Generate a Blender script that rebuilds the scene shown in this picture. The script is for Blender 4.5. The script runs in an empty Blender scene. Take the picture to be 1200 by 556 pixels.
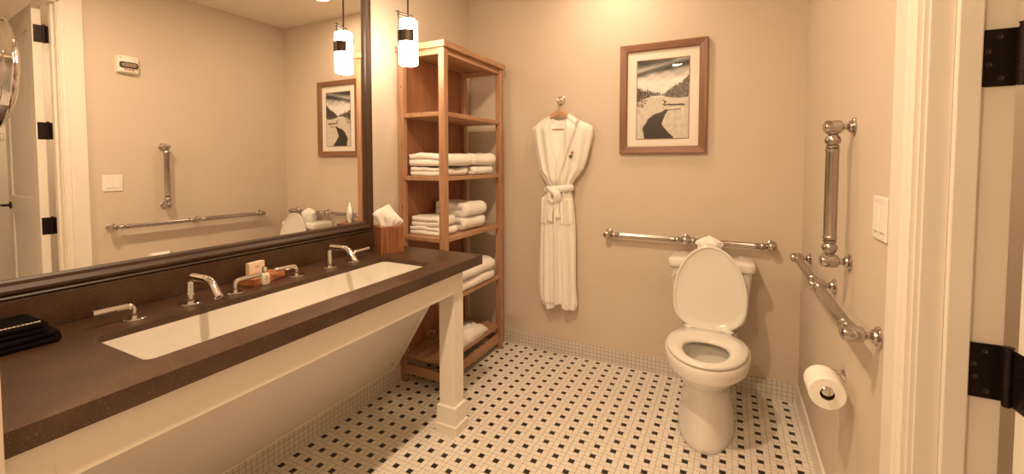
import bpy, bmesh, math, random
from mathutils import Vector, Matrix, noise
random.seed(7)
PI = math.pi
S = bpy.context.scene
COL = S.collection

# ------------------------------------------------------------------ camera, exposure, world, lights
W = 2.158            # room width (x), back wall at y = 0, camera towards -y
CEIL = 2.66
cam_d = bpy.data.cameras.new('camera')
cam = bpy.data.objects.new('camera', cam_d); COL.objects.link(cam); S.camera = cam
cam_d.sensor_width = 36.0
cam_d.lens = 507.73 / 1200 * 36
cam_d.shift_x = (600 - 597.29) / 1200
cam_d.shift_y = (211.72 - 278) / 1200
cam_d.clip_start = 0.02
yaw, pit = 0.469335, -0.042532
Rz = Matrix.Rotation(yaw, 3, 'Z')
B = Matrix(((1, 0, 0), (0, 0, -1), (0, 1, 0)))
Rx = Matrix.Rotation(pit, 3, 'X')
cam.matrix_world = Matrix.Translation((1.79252, -2.84894, 1.35052)) @ (Rz @ B @ Rx).to_4x4()

S.view_settings.view_transform = 'Standard'
S.view_settings.look = 'None'
S.view_settings.exposure = 0.08
S.view_settings.gamma = 1.0
S.view_settings.use_curve_mapping = False

wd = bpy.data.worlds.new('world'); S.world = wd; wd.use_nodes = True
wd.node_tree.nodes['Background'].inputs['Color'].default_value = (1, .66, .38, 1)
wd.node_tree.nodes['Background'].inputs['Strength'].default_value = 0.25

WARM = (1.0, 0.715, 0.455)
DL = [(1.125, -0.42, 7.0), (1.135, -1.93, 31.0), (1.138, -3.41, 25.0)]
HALL_FILL = (3.30, -1.15, 14.0)  # unseen fill lamp, added to brighten the hall behind the door
LAMP_E = 26.0

# ------------------------------------------------------------------ materials
def nt(name):
    m = bpy.data.materials.new(name); m.use_nodes = True
    return m, m.node_tree, m.node_tree.nodes['Principled BSDF']
def N(t, typ, **k):
    n = t.nodes.new(typ)
    for a, v in k.items(): setattr(n, a, v)
    return n
def mat(name, col, rough=.5, metal=0., var=.04, scale=8., bump=0., bscale=60., spec=.5, coat=0., sheen=0., stretch=None):
    m, t, b = nt(name)
    b.inputs['Roughness'].default_value = rough
    b.inputs['Metallic'].default_value = metal
    b.inputs['Specular IOR Level'].default_value = spec
    b.inputs['Coat Weight'].default_value = coat
    b.inputs['Sheen Weight'].default_value = sheen
    tc = N(t, 'ShaderNodeTexCoord'); src = tc.outputs['Object']
    if stretch:
        mp = N(t, 'ShaderNodeMapping'); mp.inputs['Scale'].default_value = stretch
        t.links.new(src, mp.inputs['Vector']); src = mp.outputs['Vector']
    nz = N(t, 'ShaderNodeTexNoise'); nz.inputs['Scale'].default_value = scale; nz.inputs['Detail'].default_value = 4
    t.links.new(src, nz.inputs['Vector'])
    cr = N(t, 'ShaderNodeValToRGB')
    cr.color_ramp.elements[0].position = .3; cr.color_ramp.elements[1].position = .7
    cr.color_ramp.elements[0].color = tuple(c * (1 - var) for c in col) + (1,)
    cr.color_ramp.elements[1].color = tuple(min(1, c * (1 + var)) for c in col) + (1,)
    t.links.new(nz.outputs['Fac'], cr.inputs['Fac']); t.links.new(cr.outputs['Color'], b.inputs['Base Color'])
    if bump:
        n2 = N(t, 'ShaderNodeTexNoise'); n2.inputs['Scale'].default_value = bscale; n2.inputs['Detail'].default_value = 3
        t.links.new(src, n2.inputs['Vector'])
        bp = N(t, 'ShaderNodeBump'); bp.inputs['Strength'].default_value = bump; bp.inputs['Distance'].default_value = .003
        t.links.new(n2.outputs['Fac'], bp.inputs['Height']); t.links.new(bp.outputs['Normal'], b.inputs['Normal'])
    return m
def wood(name, c1, c2, rough=.42, axis='z', fine=1.0):
    m, t, b = nt(name)
    b.inputs['Roughness'].default_value = rough
    tc = N(t, 'ShaderNodeTexCoord')
    mp = N(t, 'ShaderNodeMapping')
    s = {'x': (2.2, 38, 38), 'y': (38, 2.2, 38), 'z': (38, 38, 2.2)}[axis]
    mp.inputs['Scale'].default_value = tuple(q * fine for q in s)
    nz = N(t, 'ShaderNodeTexNoise'); nz.inputs['Scale'].default_value = 1.0; nz.inputs['Detail'].default_value = 6; nz.inputs['Roughness'].default_value = .65; nz.inputs['Distortion'].default_value = .6
    cr = N(t, 'ShaderNodeValToRGB')
    e = cr.color_ramp.elements; e[0].position = .32; e[1].position = .68
    e[0].color = c1 + (1,); e[1].color = c2 + (1,)
    t.links.new(tc.outputs['Object'], mp.inputs['Vector']); t.links.new(mp.outputs['Vector'], nz.inputs['Vector'])
    t.links.new(nz.outputs['Fac'], cr.inputs['Fac']); t.links.new(cr.outputs['Color'], b.inputs['Base Color'])
    bp = N(t, 'ShaderNodeBump'); bp.inputs['Strength'].default_value = .15; bp.inputs['Distance'].default_value = .002
    t.links.new(nz.outputs['Fac'], bp.inputs['Height']); t.links.new(bp.outputs['Normal'], b.inputs['Normal'])
    return m
def math_node(t, op, a, b=None):
    n = N(t, 'ShaderNodeMath', operation=op)
    for i, v in enumerate((a, b)):
        if v is None: continue
        if isinstance(v, (int, float)): n.inputs[i].default_value = v
        else: t.links.new(v, n.inputs[i])
    return n.outputs[0]
def mixc(t, fac, a, b):
    n = N(t, 'ShaderNodeMix', data_type='RGBA')
    t.links.new(fac, n.inputs[0])
    for k, v in ((6, a), (7, b)):
        if isinstance(v, tuple): n.inputs[k].default_value = v
        else: t.links.new(v, n.inputs[k])
    return n.outputs[2]
CELL = 0.0254
def pinwheel_floor():
    m, t, b = nt('pinwheel_mosaic')
    tc = N(t, 'ShaderNodeTexCoord'); sp = N(t, 'ShaderNodeSeparateXYZ'); t.links.new(tc.outputs['Object'], sp.inputs[0])
    # dot centres at x = (i+4.5)*3c, y = -(j+.48)*3c ; block coordinates a,b in 0..3
    A = math_node(t, 'DIVIDE', sp.outputs['X'], CELL)
    A = math_node(t, 'ADD', A, 300 - 4.5 * 3 + 1.5)
    Bv = math_node(t, 'MULTIPLY', sp.outputs['Y'], -1 / CELL)
    Bv = math_node(t, 'ADD', Bv, 300 - .48 * 3 + 1.5)
    a = math_node(t, 'MODULO', A, 3.0); bb = math_node(t, 'MODULO', Bv, 3.0)
    def rect(a0, a1, b0, b1):
        d = math_node(t, 'MINIMUM', math_node(t, 'SUBTRACT', a, a0), math_node(t, 'SUBTRACT', a1, a))
        e = math_node(t, 'MINIMUM', math_node(t, 'SUBTRACT', bb, b0), math_node(t, 'SUBTRACT', b1, bb))
        return math_node(t, 'MINIMUM', d, e)
    dot = rect(1, 2, 1, 2)
    rs = [rect(0, 1, 0, 2), rect(1, 3, 0, 1), rect(2, 3, 1, 3), rect(0, 2, 2, 3)]
    mx = dot
    for r in rs: mx = math_node(t, 'MAXIMUM', mx, r)
    g = 0.034
    tile = math_node(t, 'GREATER_THAN', mx, g)
    isdot = math_node(t, 'GREATER_THAN', dot, -.01)
    # small tone changes from block to block and sheet to sheet
    nz = N(t, 'ShaderNodeTexNoise'); nz.inputs['Scale'].default_value = 14; t.links.new(tc.outputs['Object'], nz.inputs['Vector'])
    cr = N(t, 'ShaderNodeValToRGB'); cr.color_ramp.elements[0].color = (.72, .675, .60, 1); cr.color_ramp.elements[1].color = (.83, .785, .71, 1)
    t.links.new(nz.outputs['Fac'], cr.inputs['Fac'])
    c = mixc(t, tile, (.30, .22, .16, 1), cr.outputs['Color'])
    c = mixc(t, isdot, c, (.014, .012, .013, 1))
    t.links.new(c, b.inputs['Base Color'])
    ro = math_node(t, 'MULTIPLY_ADD', tile, -.42); 
    ro.node.inputs[2].default_value = .8
    t.links.new(ro, b.inputs['Roughness'])
    h = math_node(t, 'MINIMUM', mx, .09)
    bp = N(t, 'ShaderNodeBump'); bp.inputs['Strength'].default_value = .6; bp.inputs['Distance'].default_value = .012
    t.links.new(h, bp.inputs['Height']); t.links.new(bp.outputs['Normal'], b.inputs['Normal'])
    return m
def square_mosaic(name, axis, off):
    m, t, b = nt(name)
    tc = N(t, 'ShaderNodeTexCoord'); sp = N(t, 'ShaderNodeSeparateXYZ'); t.links.new(tc.outputs['Object'], sp.inputs[0])
    A = math_node(t, 'MODULO', math_node(t, 'ADD', math_node(t, 'DIVIDE', sp.outputs[axis], CELL), 300 + off), 1.0)
    Z = math_node(t, 'MODULO', math_node(t, 'ADD', math_node(t, 'DIVIDE', sp.outputs['Z'], CELL), 10.0), 1.0)
    d = math_node(t, 'MINIMUM', math_node(t, 'MINIMUM', A, math_node(t, 'SUBTRACT', 1.0, A)), math_node(t, 'MINIMUM', Z, math_node(t, 'SUBTRACT', 1.0, Z)))
    tile = math_node(t, 'GREATER_THAN', d, .05)
    nz = N(t, 'ShaderNodeTexNoise'); nz.inputs['Scale'].default_value = 30; t.links.new(tc.outputs['Object'], nz.inputs['Vector'])
    cr = N(t, 'ShaderNodeValToRGB'); cr.color_ramp.elements[0].color = (.60, .55, .48, 1); cr.color_ramp.elements[1].color = (.74, .69, .62, 1)
    t.links.new(nz.outputs['Fac'], cr.inputs['Fac'])
    c = mixc(t, tile, (.34, .26, .20, 1), cr.outputs['Color'])
    t.links.new(c, b.inputs['Base Color']); b.inputs['Roughness'].default_value = .4
    bp = N(t, 'ShaderNodeBump'); bp.inputs['Strength'].default_value = .5; bp.inputs['Distance'].default_value = .01
    t.links.new(math_node(t, 'MINIMUM', d, .09), bp.inputs['Height']); t.links.new(bp.outputs['Normal'], b.inputs['Normal'])
    return m
def stone_mat():
    m, t, b = nt('dark_stone')
    b.inputs['Roughness'].default_value = .36; b.inputs['Specular IOR Level'].default_value = .5
    tc = N(t, 'ShaderNodeTexCoord')
    nz = N(t, 'ShaderNodeTexNoise'); nz.inputs['Scale'].default_value = 9; nz.inputs['Detail'].default_value = 8; t.links.new(tc.outputs['Object'], nz.inputs['Vector'])
    cr = N(t, 'ShaderNodeValToRGB'); cr.color_ramp.elements[0].position = .3; cr.color_ramp.elements[1].position = .75
    cr.color_ramp.elements[0].color = (.046, .020, .0085, 1); cr.color_ramp.elements[1].color = (.088, .046, .024, 1)
    t.links.new(nz.outputs['Fac'], cr.inputs['Fac'])
    vo = N(t, 'ShaderNodeTexVoronoi'); vo.inputs['Scale'].default_value = 260; t.links.new(tc.outputs['Object'], vo.inputs['Vector'])
    sp = math_node(t, 'LESS_THAN', vo.outputs['Distance'], .24)
    n3 = N(t, 'ShaderNodeTexNoise'); n3.inputs['Scale'].default_value = 120; t.links.new(tc.outputs['Object'], n3.inputs['Vector'])
    sp = math_node(t, 'MULTIPLY', sp, math_node(t, 'GREATER_THAN', n3.outputs['Fac'], .53))
    c = mixc(t, sp, cr.outputs['Color'], (.22, .14, .09, 1))
    t.links.new(c, b.inputs['Base Color'])
    return m
def emis(name, col, s):
    m, t, b = nt(name)
    b.inputs['Base Color'].default_value = (.8, .8, .8, 1)
    b.inputs['Emission Color'].default_value = col + (1,); b.inputs['Emission Strength'].default_value = s
    return m
def glass_mat():
    m, t, b = nt('picture_glass')
    out = [n for n in t.nodes if n.type == 'OUTPUT_MATERIAL'][0]
    tr = N(t, 'ShaderNodeBsdfTransparent'); gl = N(t, 'ShaderNodeBsdfGlossy'); gl.inputs['Roughness'].default_value = .0
    fr = N(t, 'ShaderNodeFresnel'); fr.inputs['IOR'].default_value = 1.5
    ge = N(t, 'ShaderNodeNewGeometry')
    ff = math_node(t, 'MULTIPLY', fr.outputs[0], math_node(t, 'SUBTRACT', 1.0, ge.outputs['Backfacing']))
    mx = N(t, 'ShaderNodeMixShader'); t.links.new(ff, mx.inputs[0]); t.links.new(tr.outputs[0], mx.inputs[1]); t.links.new(gl.outputs[0], mx.inputs[2])
    t.links.new(mx.outputs[0], out.inputs['Surface'])
    return m
def attr_mat(name, rough=.6):
    m, t, b = nt(name)
    at = N(t, 'ShaderNodeAttribute'); at.attribute_name = 'Col'
    t.links.new(at.outputs['Color'], b.inputs['Base Color']); b.inputs['Roughness'].default_value = rough
    return m

M = {}
M['wall'] = mat('beige_wall_paint', (.64, .545, .44), .62, var=.015, scale=3, bump=.12, bscale=220)
M['ceil'] = mat('ceiling_paint', (.80, .72, .62), .8, var=.015, scale=3, bump=.3, bscale=120)
M['floor'] = pinwheel_floor()
M['base_x'] = square_mosaic('square_mosaic_back', 'X', -(W / CELL) % 1.0)
M['base_y'] = square_mosaic('square_mosaic_left', 'Y', 0.0)
M['trimwhite'] = mat('white_trim_paint', (.80, .745, .66), .38, var=.012, scale=5, bump=.05, bscale=90)
M['vanwhite'] = mat('vanity_white_paint', (.83, .77, .69), .4, var=.012, scale=5)
M['stone'] = stone_mat()
M['ceramic'] = mat('white_ceramic', (.78, .755, .70), .07, var=.004, scale=3, coat=.4)
M['sinkware'] = mat('sink_white', (.70, .665, .60), .12, var=.004, scale=3)
M['seat'] = mat('white_plastic_seat', (.77, .745, .69), .14, var=.004, scale=3)
M['chrome'] = mat('polished_chrome', (.80, .78, .76), .06, metal=1, var=.01)
M['nickel'] = mat('brushed_nickel', (.50, .46, .43), .17, metal=1, var=.03, scale=30)
M['nickelbar'] = mat('satin_nickel_bar', (.44, .40, .37), .25, metal=1, var=.04, scale=90)
M['mirror'] = mat('mirror_silver', (.93, .92, .90), .0, metal=1, var=0)
M['frame_dark'] = mat('espresso_frame', (.050, .022, .010), .42, var=.2, scale=6, stretch=(1, 1, 1))
M['teak'] = wood('teak_upright', (.32, .155, .082), (.51, .295, .172), .4, 'z')
M['teak_y'] = wood('teak_board', (.32, .155, .082), (.51, .295, .172), .38, 'y')
M['teak_x'] = wood('teak_rail', (.34, .175, .095), (.52, .31, .18), .4, 'x')
M['teak_panel'] = wood('teak_back_panel', (.25, .095, .042), (.37, .155, .07), .45, 'z', .7)
M['walnut_h'] = wood('walnut_frame_horizontal', (.165, .074, .039), (.30, .150, .085), .4, 'x', 1.2)
M['walnut_v'] = wood('walnut_frame_vertical', (.165, .074, .039), (.30, .150, .085), .4, 'z', 1.2)
M['boxwood'] = wood('carved_box_wood', (.085, .024, .009), (.40, .17, .075), .3, 'z', 3.6)
M['traywood'] = wood('reddish_tray_wood', (.40, .13, .05), (.62, .26, .12), .3, 'y', 1.5)
M['hangwood'] = wood('hanger_wood', (.42, .21, .11), (.58, .33, .19), .3, 'x', 1.0)
M['towel'] = mat('white_terry', (.90, .875, .82), .95, var=.03, scale=60, bump=.7, bscale=420, sheen=.3)
M['robe'] = mat('white_robe_plush', (.88, .85, .79), .95, var=.02, scale=50, bump=.55, bscale=360, sheen=.4)
M['tissue'] = mat('white_tissue', (.90, .88, .84), .9, var=.01, bump=.2, bscale=60)
M['paper'] = mat('toilet_paper', (.88, .85, .79), .95, var=.02, scale=40, bump=.3, bscale=200)
M['cardboard'] = mat('cardboard_core', (.10, .05, .03), .9)
M['bronze'] = mat('dark_bronze', (.022, .013, .010), .38, metal=.6, var=.15, scale=20)
M['bronze_lamp'] = mat('lamp_bronze', (.075, .055, .042), .45, metal=.7, var=.1)
M['mat_board'] = mat('cream_mat_board', (.84, .80, .72), .85, var=.01)
M['mat_inner'] = mat('brown_bevel', (.30, .16, .09), .6)
M['glass'] = glass_mat()
M['plate'] = mat('almond_plastic', (.84, .80, .73), .3, var=.005)
M['black_cloth'] = mat('black_velour', (.008, .005, .004), .95, spec=.08, var=.3, scale=30, bump=.6, bscale=200)
M['stitch'] = mat('white_edging', (.75, .66, .56), .7, var=.3, scale=150)
M['dark'] = mat('dark_rubber', (.02, .016, .014), .5)
M['shade'] = emis('frosted_glass_shade', (1.0, .80, .58), LAMP_E)
M['led'] = emis('downlight_lens', (1.0, .82, .60), 30.0)
M['soapbox'] = mat('cream_carton', (.80, .66, .50), .6, var=.02)
M['bottle'] = mat('cream_bottle', (.82, .74, .62), .25, var=.01)
M['red'] = mat('red_print', (.55, .03, .02), .5)
M['ink'] = mat('grey_print', (.10, .085, .075), .6)
M['print'] = attr_mat('photo_print', .5)
M['cordgold'] = mat('beige_cord', (.55, .38, .22), .4)

# ------------------------------------------------------------------ helpers
def obj(name, bm, m, parent=None, smooth=False, angle=None):
    me = bpy.data.meshes.new(name); 
    bmesh.ops.recalc_face_normals(bm, faces=bm.faces)
    bm.to_mesh(me); bm.free()
    for mm in (m if isinstance(m, (list, tuple)) else [m]): me.materials.append(mm)
    if smooth:
        for p in me.polygons: p.use_smooth = True
        if angle is not None: me.set_sharp_from_angle(angle=math.radians(angle))
    o = bpy.data.objects.new(name, me); COL.objects.link(o)
    if parent:
        o.parent = parent
        o.matrix_parent_inverse = parent_world(parent).inverted()
    return o
def parent_world(p):
    m = Matrix.Translation(p.location) @ p.rotation_euler.to_matrix().to_4x4()
    if p.parent: m = parent_world(p.parent) @ p.matrix_parent_inverse @ m
    return m
def thing(name, label, cat, loc=(0, 0, 0), group=None):
    o = bpy.data.objects.new(name, None); COL.objects.link(o); o.location = loc
    o.empty_display_size = .05
    o['label'] = label; o['category'] = cat
    if group: o['group'] = group
    return o
def tag(o, label, cat, group=None):
    o['label'] = label; o['category'] = cat
    if group: o['group'] = group
    return o
def struct(o): o['kind'] = 'structure'; return o
def box(bm, x0, x1, y0, y1, z0, z1, bev=0., seg=2, mi=0, rot=None, about=None):
    r = bmesh.ops.create_cube(bm, size=1)
    vs = r['verts']
    for v in vs: v.co = Vector(((x0 + x1) / 2 + v.co.x * (x1 - x0), (y0 + y1) / 2 + v.co.y * (y1 - y0), (z0 + z1) / 2 + v.co.z * (z1 - z0)))
    fs = list({f for v in vs for f in v.link_faces})
    for f in fs: f.material_index = mi
    if bev:
        es = list({e for v in vs for e in v.link_edges})
        r2 = bmesh.ops.bevel(bm, geom=es, offset=bev, segments=seg, affect='EDGES', profile=.5)
        vs = list({v for f in r2['faces'] for v in f.verts} | {v for v in vs if v.is_valid})
        for f in r2['faces']: f.material_index = mi
    if rot: bmesh.ops.rotate(bm, verts=vs, cent=about, matrix=rot)
    return vs
def B_(*a, **k):
    bm = bmesh.new(); box(bm, *a, **k); return bm
def lathe(bm, prof, org=(0, 0, 0), axis=(0, 0, 1), seg=32, cap=True, mi=0, flute=()):
    """prof: list of (radius, height along axis)"""
    ax = Vector(axis).normalized()
    q = Vector((0, 0, 1)).rotation_difference(ax).to_matrix()
    org = Vector(org); rings = []
    for ri, (r, h) in enumerate(prof):
        if ri in flute:
            rings.append([bm.verts.new(org + q @ Vector((r * (1 - .10 * (k % 2)) * math.cos(2 * PI * k / seg), r * (1 - .10 * (k % 2)) * math.sin(2 * PI * k / seg), h))) for k in range(seg)]); continue
        if r < 1e-6: rings.append([bm.verts.new(org + q @ Vector((0, 0, h)))])
        else: rings.append([bm.verts.new(org + q @ Vector((r * math.cos(2 * PI * k / seg), r * math.sin(2 * PI * k / seg), h))) for k in range(seg)])
    nf = []
    for a, b in zip(rings, rings[1:]):
        for k in range(seg):
            k2 = (k + 1) % seg
            if len(a) == 1 and len(b) == 1: continue
            if len(a) == 1: nf.append(bm.faces.new((a[0], b[k], b[k2])))
            elif len(b) == 1: nf.append(bm.faces.new((a[k], a[k2], b[0])))
            else: nf.append(bm.faces.new((a[k], a[k2], b[k2], b[k])))
    if cap:
        for rg, s in ((rings[0], -1), (rings[-1], 1)):
            if len(rg) > 1: nf.append(bm.faces.new(rg if s > 0 else rg[::-1]))
    for f in nf: f.material_index = mi
def tube(bm, pts, r, seg=12, closed=False, cap=True, flat=1.0):
    pts = [Vector(p) for p in pts]; n = len(pts)
    rr = r if isinstance(r, (list, tuple)) else [r] * n
    rings = []; up = None
    for i, p in enumerate(pts):
        if closed: d = pts[(i + 1) % n] - pts[i - 1]
        else: d = pts[min(i + 1, n - 1)] - pts[max(i - 1, 0)]
        d.normalize()
        if up is None:
            up = Vector((0, 0, 1)) if abs(d.z) < .9 else Vector((0, 1, 0))
        up = (up - d * up.dot(d)).normalized(); sd = d.cross(up)
        rings.append([bm.verts.new(p + rr[i] * (math.cos(2 * PI * k / seg) * sd + flat * math.sin(2 * PI * k / seg) * up)) for k in range(seg)])
    m = n if closed else n - 1
    for i in range(m):
        a, b = rings[i], rings[(i + 1) % n]
        for k in range(seg): bm.faces.new((a[k], a[(k + 1) % seg], b[(k + 1) % seg], b[k]))
    if cap and not closed: bm.faces.new(rings[0][::-1]); bm.faces.new(rings[-1])
def arc_path(pts, rad, n=7):
    """polyline with rounded corners"""
    pts = [Vector(p) for p in pts]; out = [pts[0]]
    for a, b, c in zip(pts, pts[1:], pts[2:]):
        u = (a - b).normalized(); v = (c - b).normalized()
        k = min(rad, (a - b).length * .49, (c - b).length * .49)
        p0 = b + u * k; p1 = b + v * k
        for i in range(n + 1):
            s = i / n; out.append((1 - s) ** 2 * p0 + 2 * s * (1 - s) * b + s * s * p1)
    out.append(pts[-1]); return out
def loft(bm, rings, cap0=True, cap1=True, mi=0):
    R_ = [[bm.verts.new(Vector(p)) for p in r] for r in rings]; n = len(R_[0]); fs = []
    for a, b in zip(R_, R_[1:]):
        for k in range(n): fs.append(bm.faces.new((a[k], a[(k + 1) % n], b[(k + 1) % n], b[k])))
    if cap0: fs.append(bm.faces.new(R_[0][::-1]))
    if cap1: fs.append(bm.faces.new(R_[-1]))
    for f in fs: f.material_index = mi
def prism(bm, poly, axis, a0, a1, mi=0):
    """poly: 2D points in the plane perpendicular to axis ('x': (y,z), 'y': (x,z), 'z': (x,y))"""
    f = {'x': lambda p, a: (a, p[0], p[1]), 'y': lambda p, a: (p[0], a, p[1]), 'z': lambda p, a: (p[0], p[1], a)}[axis]
    loft(bm, [[f(p, a0) for p in poly], [f(p, a1) for p in poly]], mi=mi)
def rrect(x0, x1, y0, y1, r, n=5):
    out = []
    for cx, cy, a in ((x1 - r, y1 - r, 0), (x0 + r, y1 - r, 90), (x0 + r, y0 + r, 180), (x1 - r, y0 + r, 270)):
        for k in range(n + 1):
            t = math.radians(a + 90 * k / n); out.append((cx + r * math.cos(t), cy + r * math.sin(t)))
    return out
def subsurf(o, lv=1):
    md = o.modifiers.new('sub', 'SUBSURF'); md.levels = lv; md.render_levels = lv
def interp(pts, v):
    if v <= pts[0][0]: return pts[0][1]
    for (a, x), (b, y) in zip(pts, pts[1:]):
        if v <= b: return x + (y - x) * (v - a) / (b - a)
    return pts[-1][1]
def nz3(x, y, z, s=1.): return noise.noise(Vector((x * s, y * s, z * s)))

# ------------------------------------------------------------------ the setting
HX = 4.1; YN = -3.75                     # hall far side and the wall behind the camera
OY0, OY1, OZ = -2.54, -1.621, 2.40       # door opening in the right wall
TH = 0.125                               # right wall thickness
struct(obj('floor', B_(-.12, HX, YN - .1, .1, -.08, 0), M['floor']))
struct(obj('ceiling', B_(-.12, HX, YN - .1, .1, CEIL, CEIL + .08), M['ceil']))
struct(obj('wall_back', B_(-.12, W, 0, .1, 0, CEIL), M['wall']))
struct(obj('wall_left', B_(-.12, 0, YN, 0, 0, CEIL), M['wall']))
bm = bmesh.new()
box(bm, W, W + TH, OY1 - .0, .1, 0, CEIL); box(bm, W, W + TH, YN, OY0, 0, CEIL); box(bm, W, W + TH, OY0, OY1, OZ + .02, CEIL)
struct(obj('wall_right', bm, M['wall']))
struct(obj('wall_near', B_(-.12, HX, YN - .1, YN, 0, CEIL), M['wall']))
struct(obj('wall_hall_end', B_(HX, HX + .1, YN, .1, 0, CEIL), M['trimwhite']))
struct(obj('wall_hall_side', B_(W + TH, HX, -.75, -.65, 0, CEIL), M['wall']))
# short return wall that closes the near end of the vanity niche
struct(obj('wall_niche', B_(0, .672, -2.72, -2.592, 0, CEIL), M['wall']))

BH = 4 * CELL + .004
struct(obj('baseboard_back', B_(.0, W, -.007, 0, 0, BH, bev=.0015, seg=1), M['base_x']))
struct(obj('baseboard_left', B_(0, .007, -2.592, -.007, 0, BH, bev=.0015, seg=1), M['base_y']))
bm = bmesh.new()
box(bm, W - .008, W, -1.505, -.007, 0, BH - .006, bev=.002)
box(bm, W - .006, W, -1.505, -.007, BH - .006, BH, bev=.0015)
struct(obj('baseboard_right', bm, M['vanwhite']))

# door casing (trim_1), jamb lining with its stop (trim_2)
def casing_profile(y_out, y_in):         # (x, y) section, room face towards -x
    s = 1 if y_in < y_out else -1
    w = abs(y_out - y_in)
    return [(W, y_out), (W - .020, y_out), (W - .020, y_out - s * (w - .036)), (W - .014, y_out - s * (w - .033)), (W - .014, y_out - s * (w - .026)),
            (W - .017, y_out - s * (w - .022)), (W - .017, y_out - s * (w - .015)), (W - .012, y_out - s * (w - .011)), (W - .012, y_in), (W, y_in)]
bm = bmesh.new()
prism(bm, casing_profile(-1.505, -1.615), 'z', 0, OZ + .10)
prism(bm, casing_profile(OY0 - .104, OY0 + .006), 'z', 0, OZ + .10)
box(bm, W - .018, W, OY0 + .006, -1.615, OZ + .006, OZ + .10)
struct(obj('trim_1', bm, M['trimwhite']))
bm = bmesh.new()
JX1 = W + TH + .012
box(bm, W - .004, JX1, OY1 - .004, OY1 + .02, 0, OZ + .016)                     # hinge-side lining
box(bm, W + .003, W + .044, OY1 - .010, OY1 - .004, 0, OZ, bev=.002)
box(bm, W + .044, W + .082, OY1 - .022, OY1 - .004, 0, OZ, bev=.0025)
box(bm, W - .004, JX1, OY0 - .02, OY0 + .004, 0, OZ + .016)
box(bm, W + .044, W + .082, OY0 + .004, OY0 + .020, 0, OZ, bev=.0025)
box(bm, W - .004, JX1, OY0, OY1, OZ - .004, OZ + .02)
struct(obj('trim_2', bm, M['trimwhite']))

# the door, opened a little past square into the hall
HP = Vector((2.300, -1.652, 0))          # hinge pin
dr = thing('door_1', 'x', 'door', tuple(HP)); del dr['label']; del dr['category']; struct(dr)
DW, DT = .90, .044
rotd = Matrix.Rotation(math.radians(5.5), 3, 'Z')
def rd(bm): bmesh.ops.rotate(bm, verts=bm.verts, cent=HP, matrix=rotd); return bm
bm = bmesh.new()
x0 = HP.x + .0015; y1 = HP.y - .006; y0 = y1 - DT
box(bm, x0, x0 + .115, y0, y1, .012, OZ - .012, bev=.002)
box(bm, x0 + DW - .115, x0 + DW, y0, y1, .012, OZ - .012, bev=.002)
for a, b in ((.012, .24), (.98, 1.10), (2.24, OZ - .012)): box(bm, x0 + .115, x0 + DW - .115, y0, y1, a, b)
obj('door_frame', rd(bm), M['trimwhite'], dr)
bm = bmesh.new()
n = 11; pw = (DW - .23) / n
for zz0, zz1 in ((.24, .98), (1.10, 2.24)):
    for k in range(n):
        xa = x0 + .115 + k * pw
        box(bm, xa + .0015, xa + pw - .0015, y0 + .010, y1 - .010, zz0, zz1, bev=.0012, seg=1)
    box(bm, x0 + .115, x0 + DW - .115, y0 + .013, y1 - .013, zz0, zz1)
obj('door_panel', rd(bm), M['trimwhite'], dr)
bm = bmesh.new(); hx = x0 + DW - .06
lathe(bm, [(0, 0), (.027, 0), (.027, .006), (.024, .009), (.010, .010), (.010, .045), (0, .045)], (hx, y0, 1.02), (0, -1, 0), 24)
tube(bm, arc_path([(hx, y0 - .040, 1.02), (hx + .03, y0 - .046, 1.02), (hx + .125, y0 - .044, 1.017)], .02), [.010] * 3 + [.008] * 8, 12)
obj('door_handle', rd(bm), M['bronze'], dr, True, 40)
def hinge(z):
    bm = bmesh.new()
    yj = OY1 - .0045
    box(bm, W + .084, HP.x - .006, yj - .003, yj, z, z + .114, bev=.001, seg=1)      # leaf on the jamb
    box(bm, HP.x - .008, HP.x - .002, HP.y, yj, z + .001, z + .113)
    xl = x0 - .0025
    bb = bmesh.new()
    box(bb, xl, xl + .0025, y0 + .006, HP.y, z, z + .114, bev=.0008, seg=1)           # leaf on the door edge
    for dz, dy in ((.016, .014), (.046, .028), (.070, .028), (.098, .014)):
        lathe(bb, [(.0045, 0), (.0045, .0012), (.003, .0006), (0, .0004)], (xl, y0 + .012 + dy * .7, z + dz), (-1, 0, 0), 12)
    bmesh.ops.rotate(bb, verts=bb.verts, cent=HP, matrix=rotd)
    me = bpy.data.meshes.new('t'); bb.to_mesh(me); bb.free(); bm.from_mesh(me); bpy.data.meshes.remove(me)
    for k in range(5): lathe(bm, [(.0072, .0006), (.0075, .001), (.0075, .0222), (.0072, .0226)], (HP.x - .006, HP.y + .004, z + k * .0228), seg=20)
    lathe(bm, [(.0065, -.002), (.0065, .1175), (.0085, .1175), (.0085, .1195), (0, .1205)], (HP.x - .006, HP.y + .004, z), seg=20)
    h = obj('hinge', bm, M['bronze'], dr, True, 35)
    for dz, dx in ((.016, .030), (.044, .012), (.070, .010), (.098, .026)):
        bm = bmesh.new()
        lathe(bm, [(.0052, 0), (.0052, .0012), (.0032, .0014), (.002, .0006), (0, .0006)], (W + .084 + dx, yj - .0028, z + dz), (0, -1, 0), 14)
        obj('screw', bm, M['bronze_lamp'], h, True, 35)
for z in (2.142, 1.502, .864, .18): hinge(z)

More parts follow.
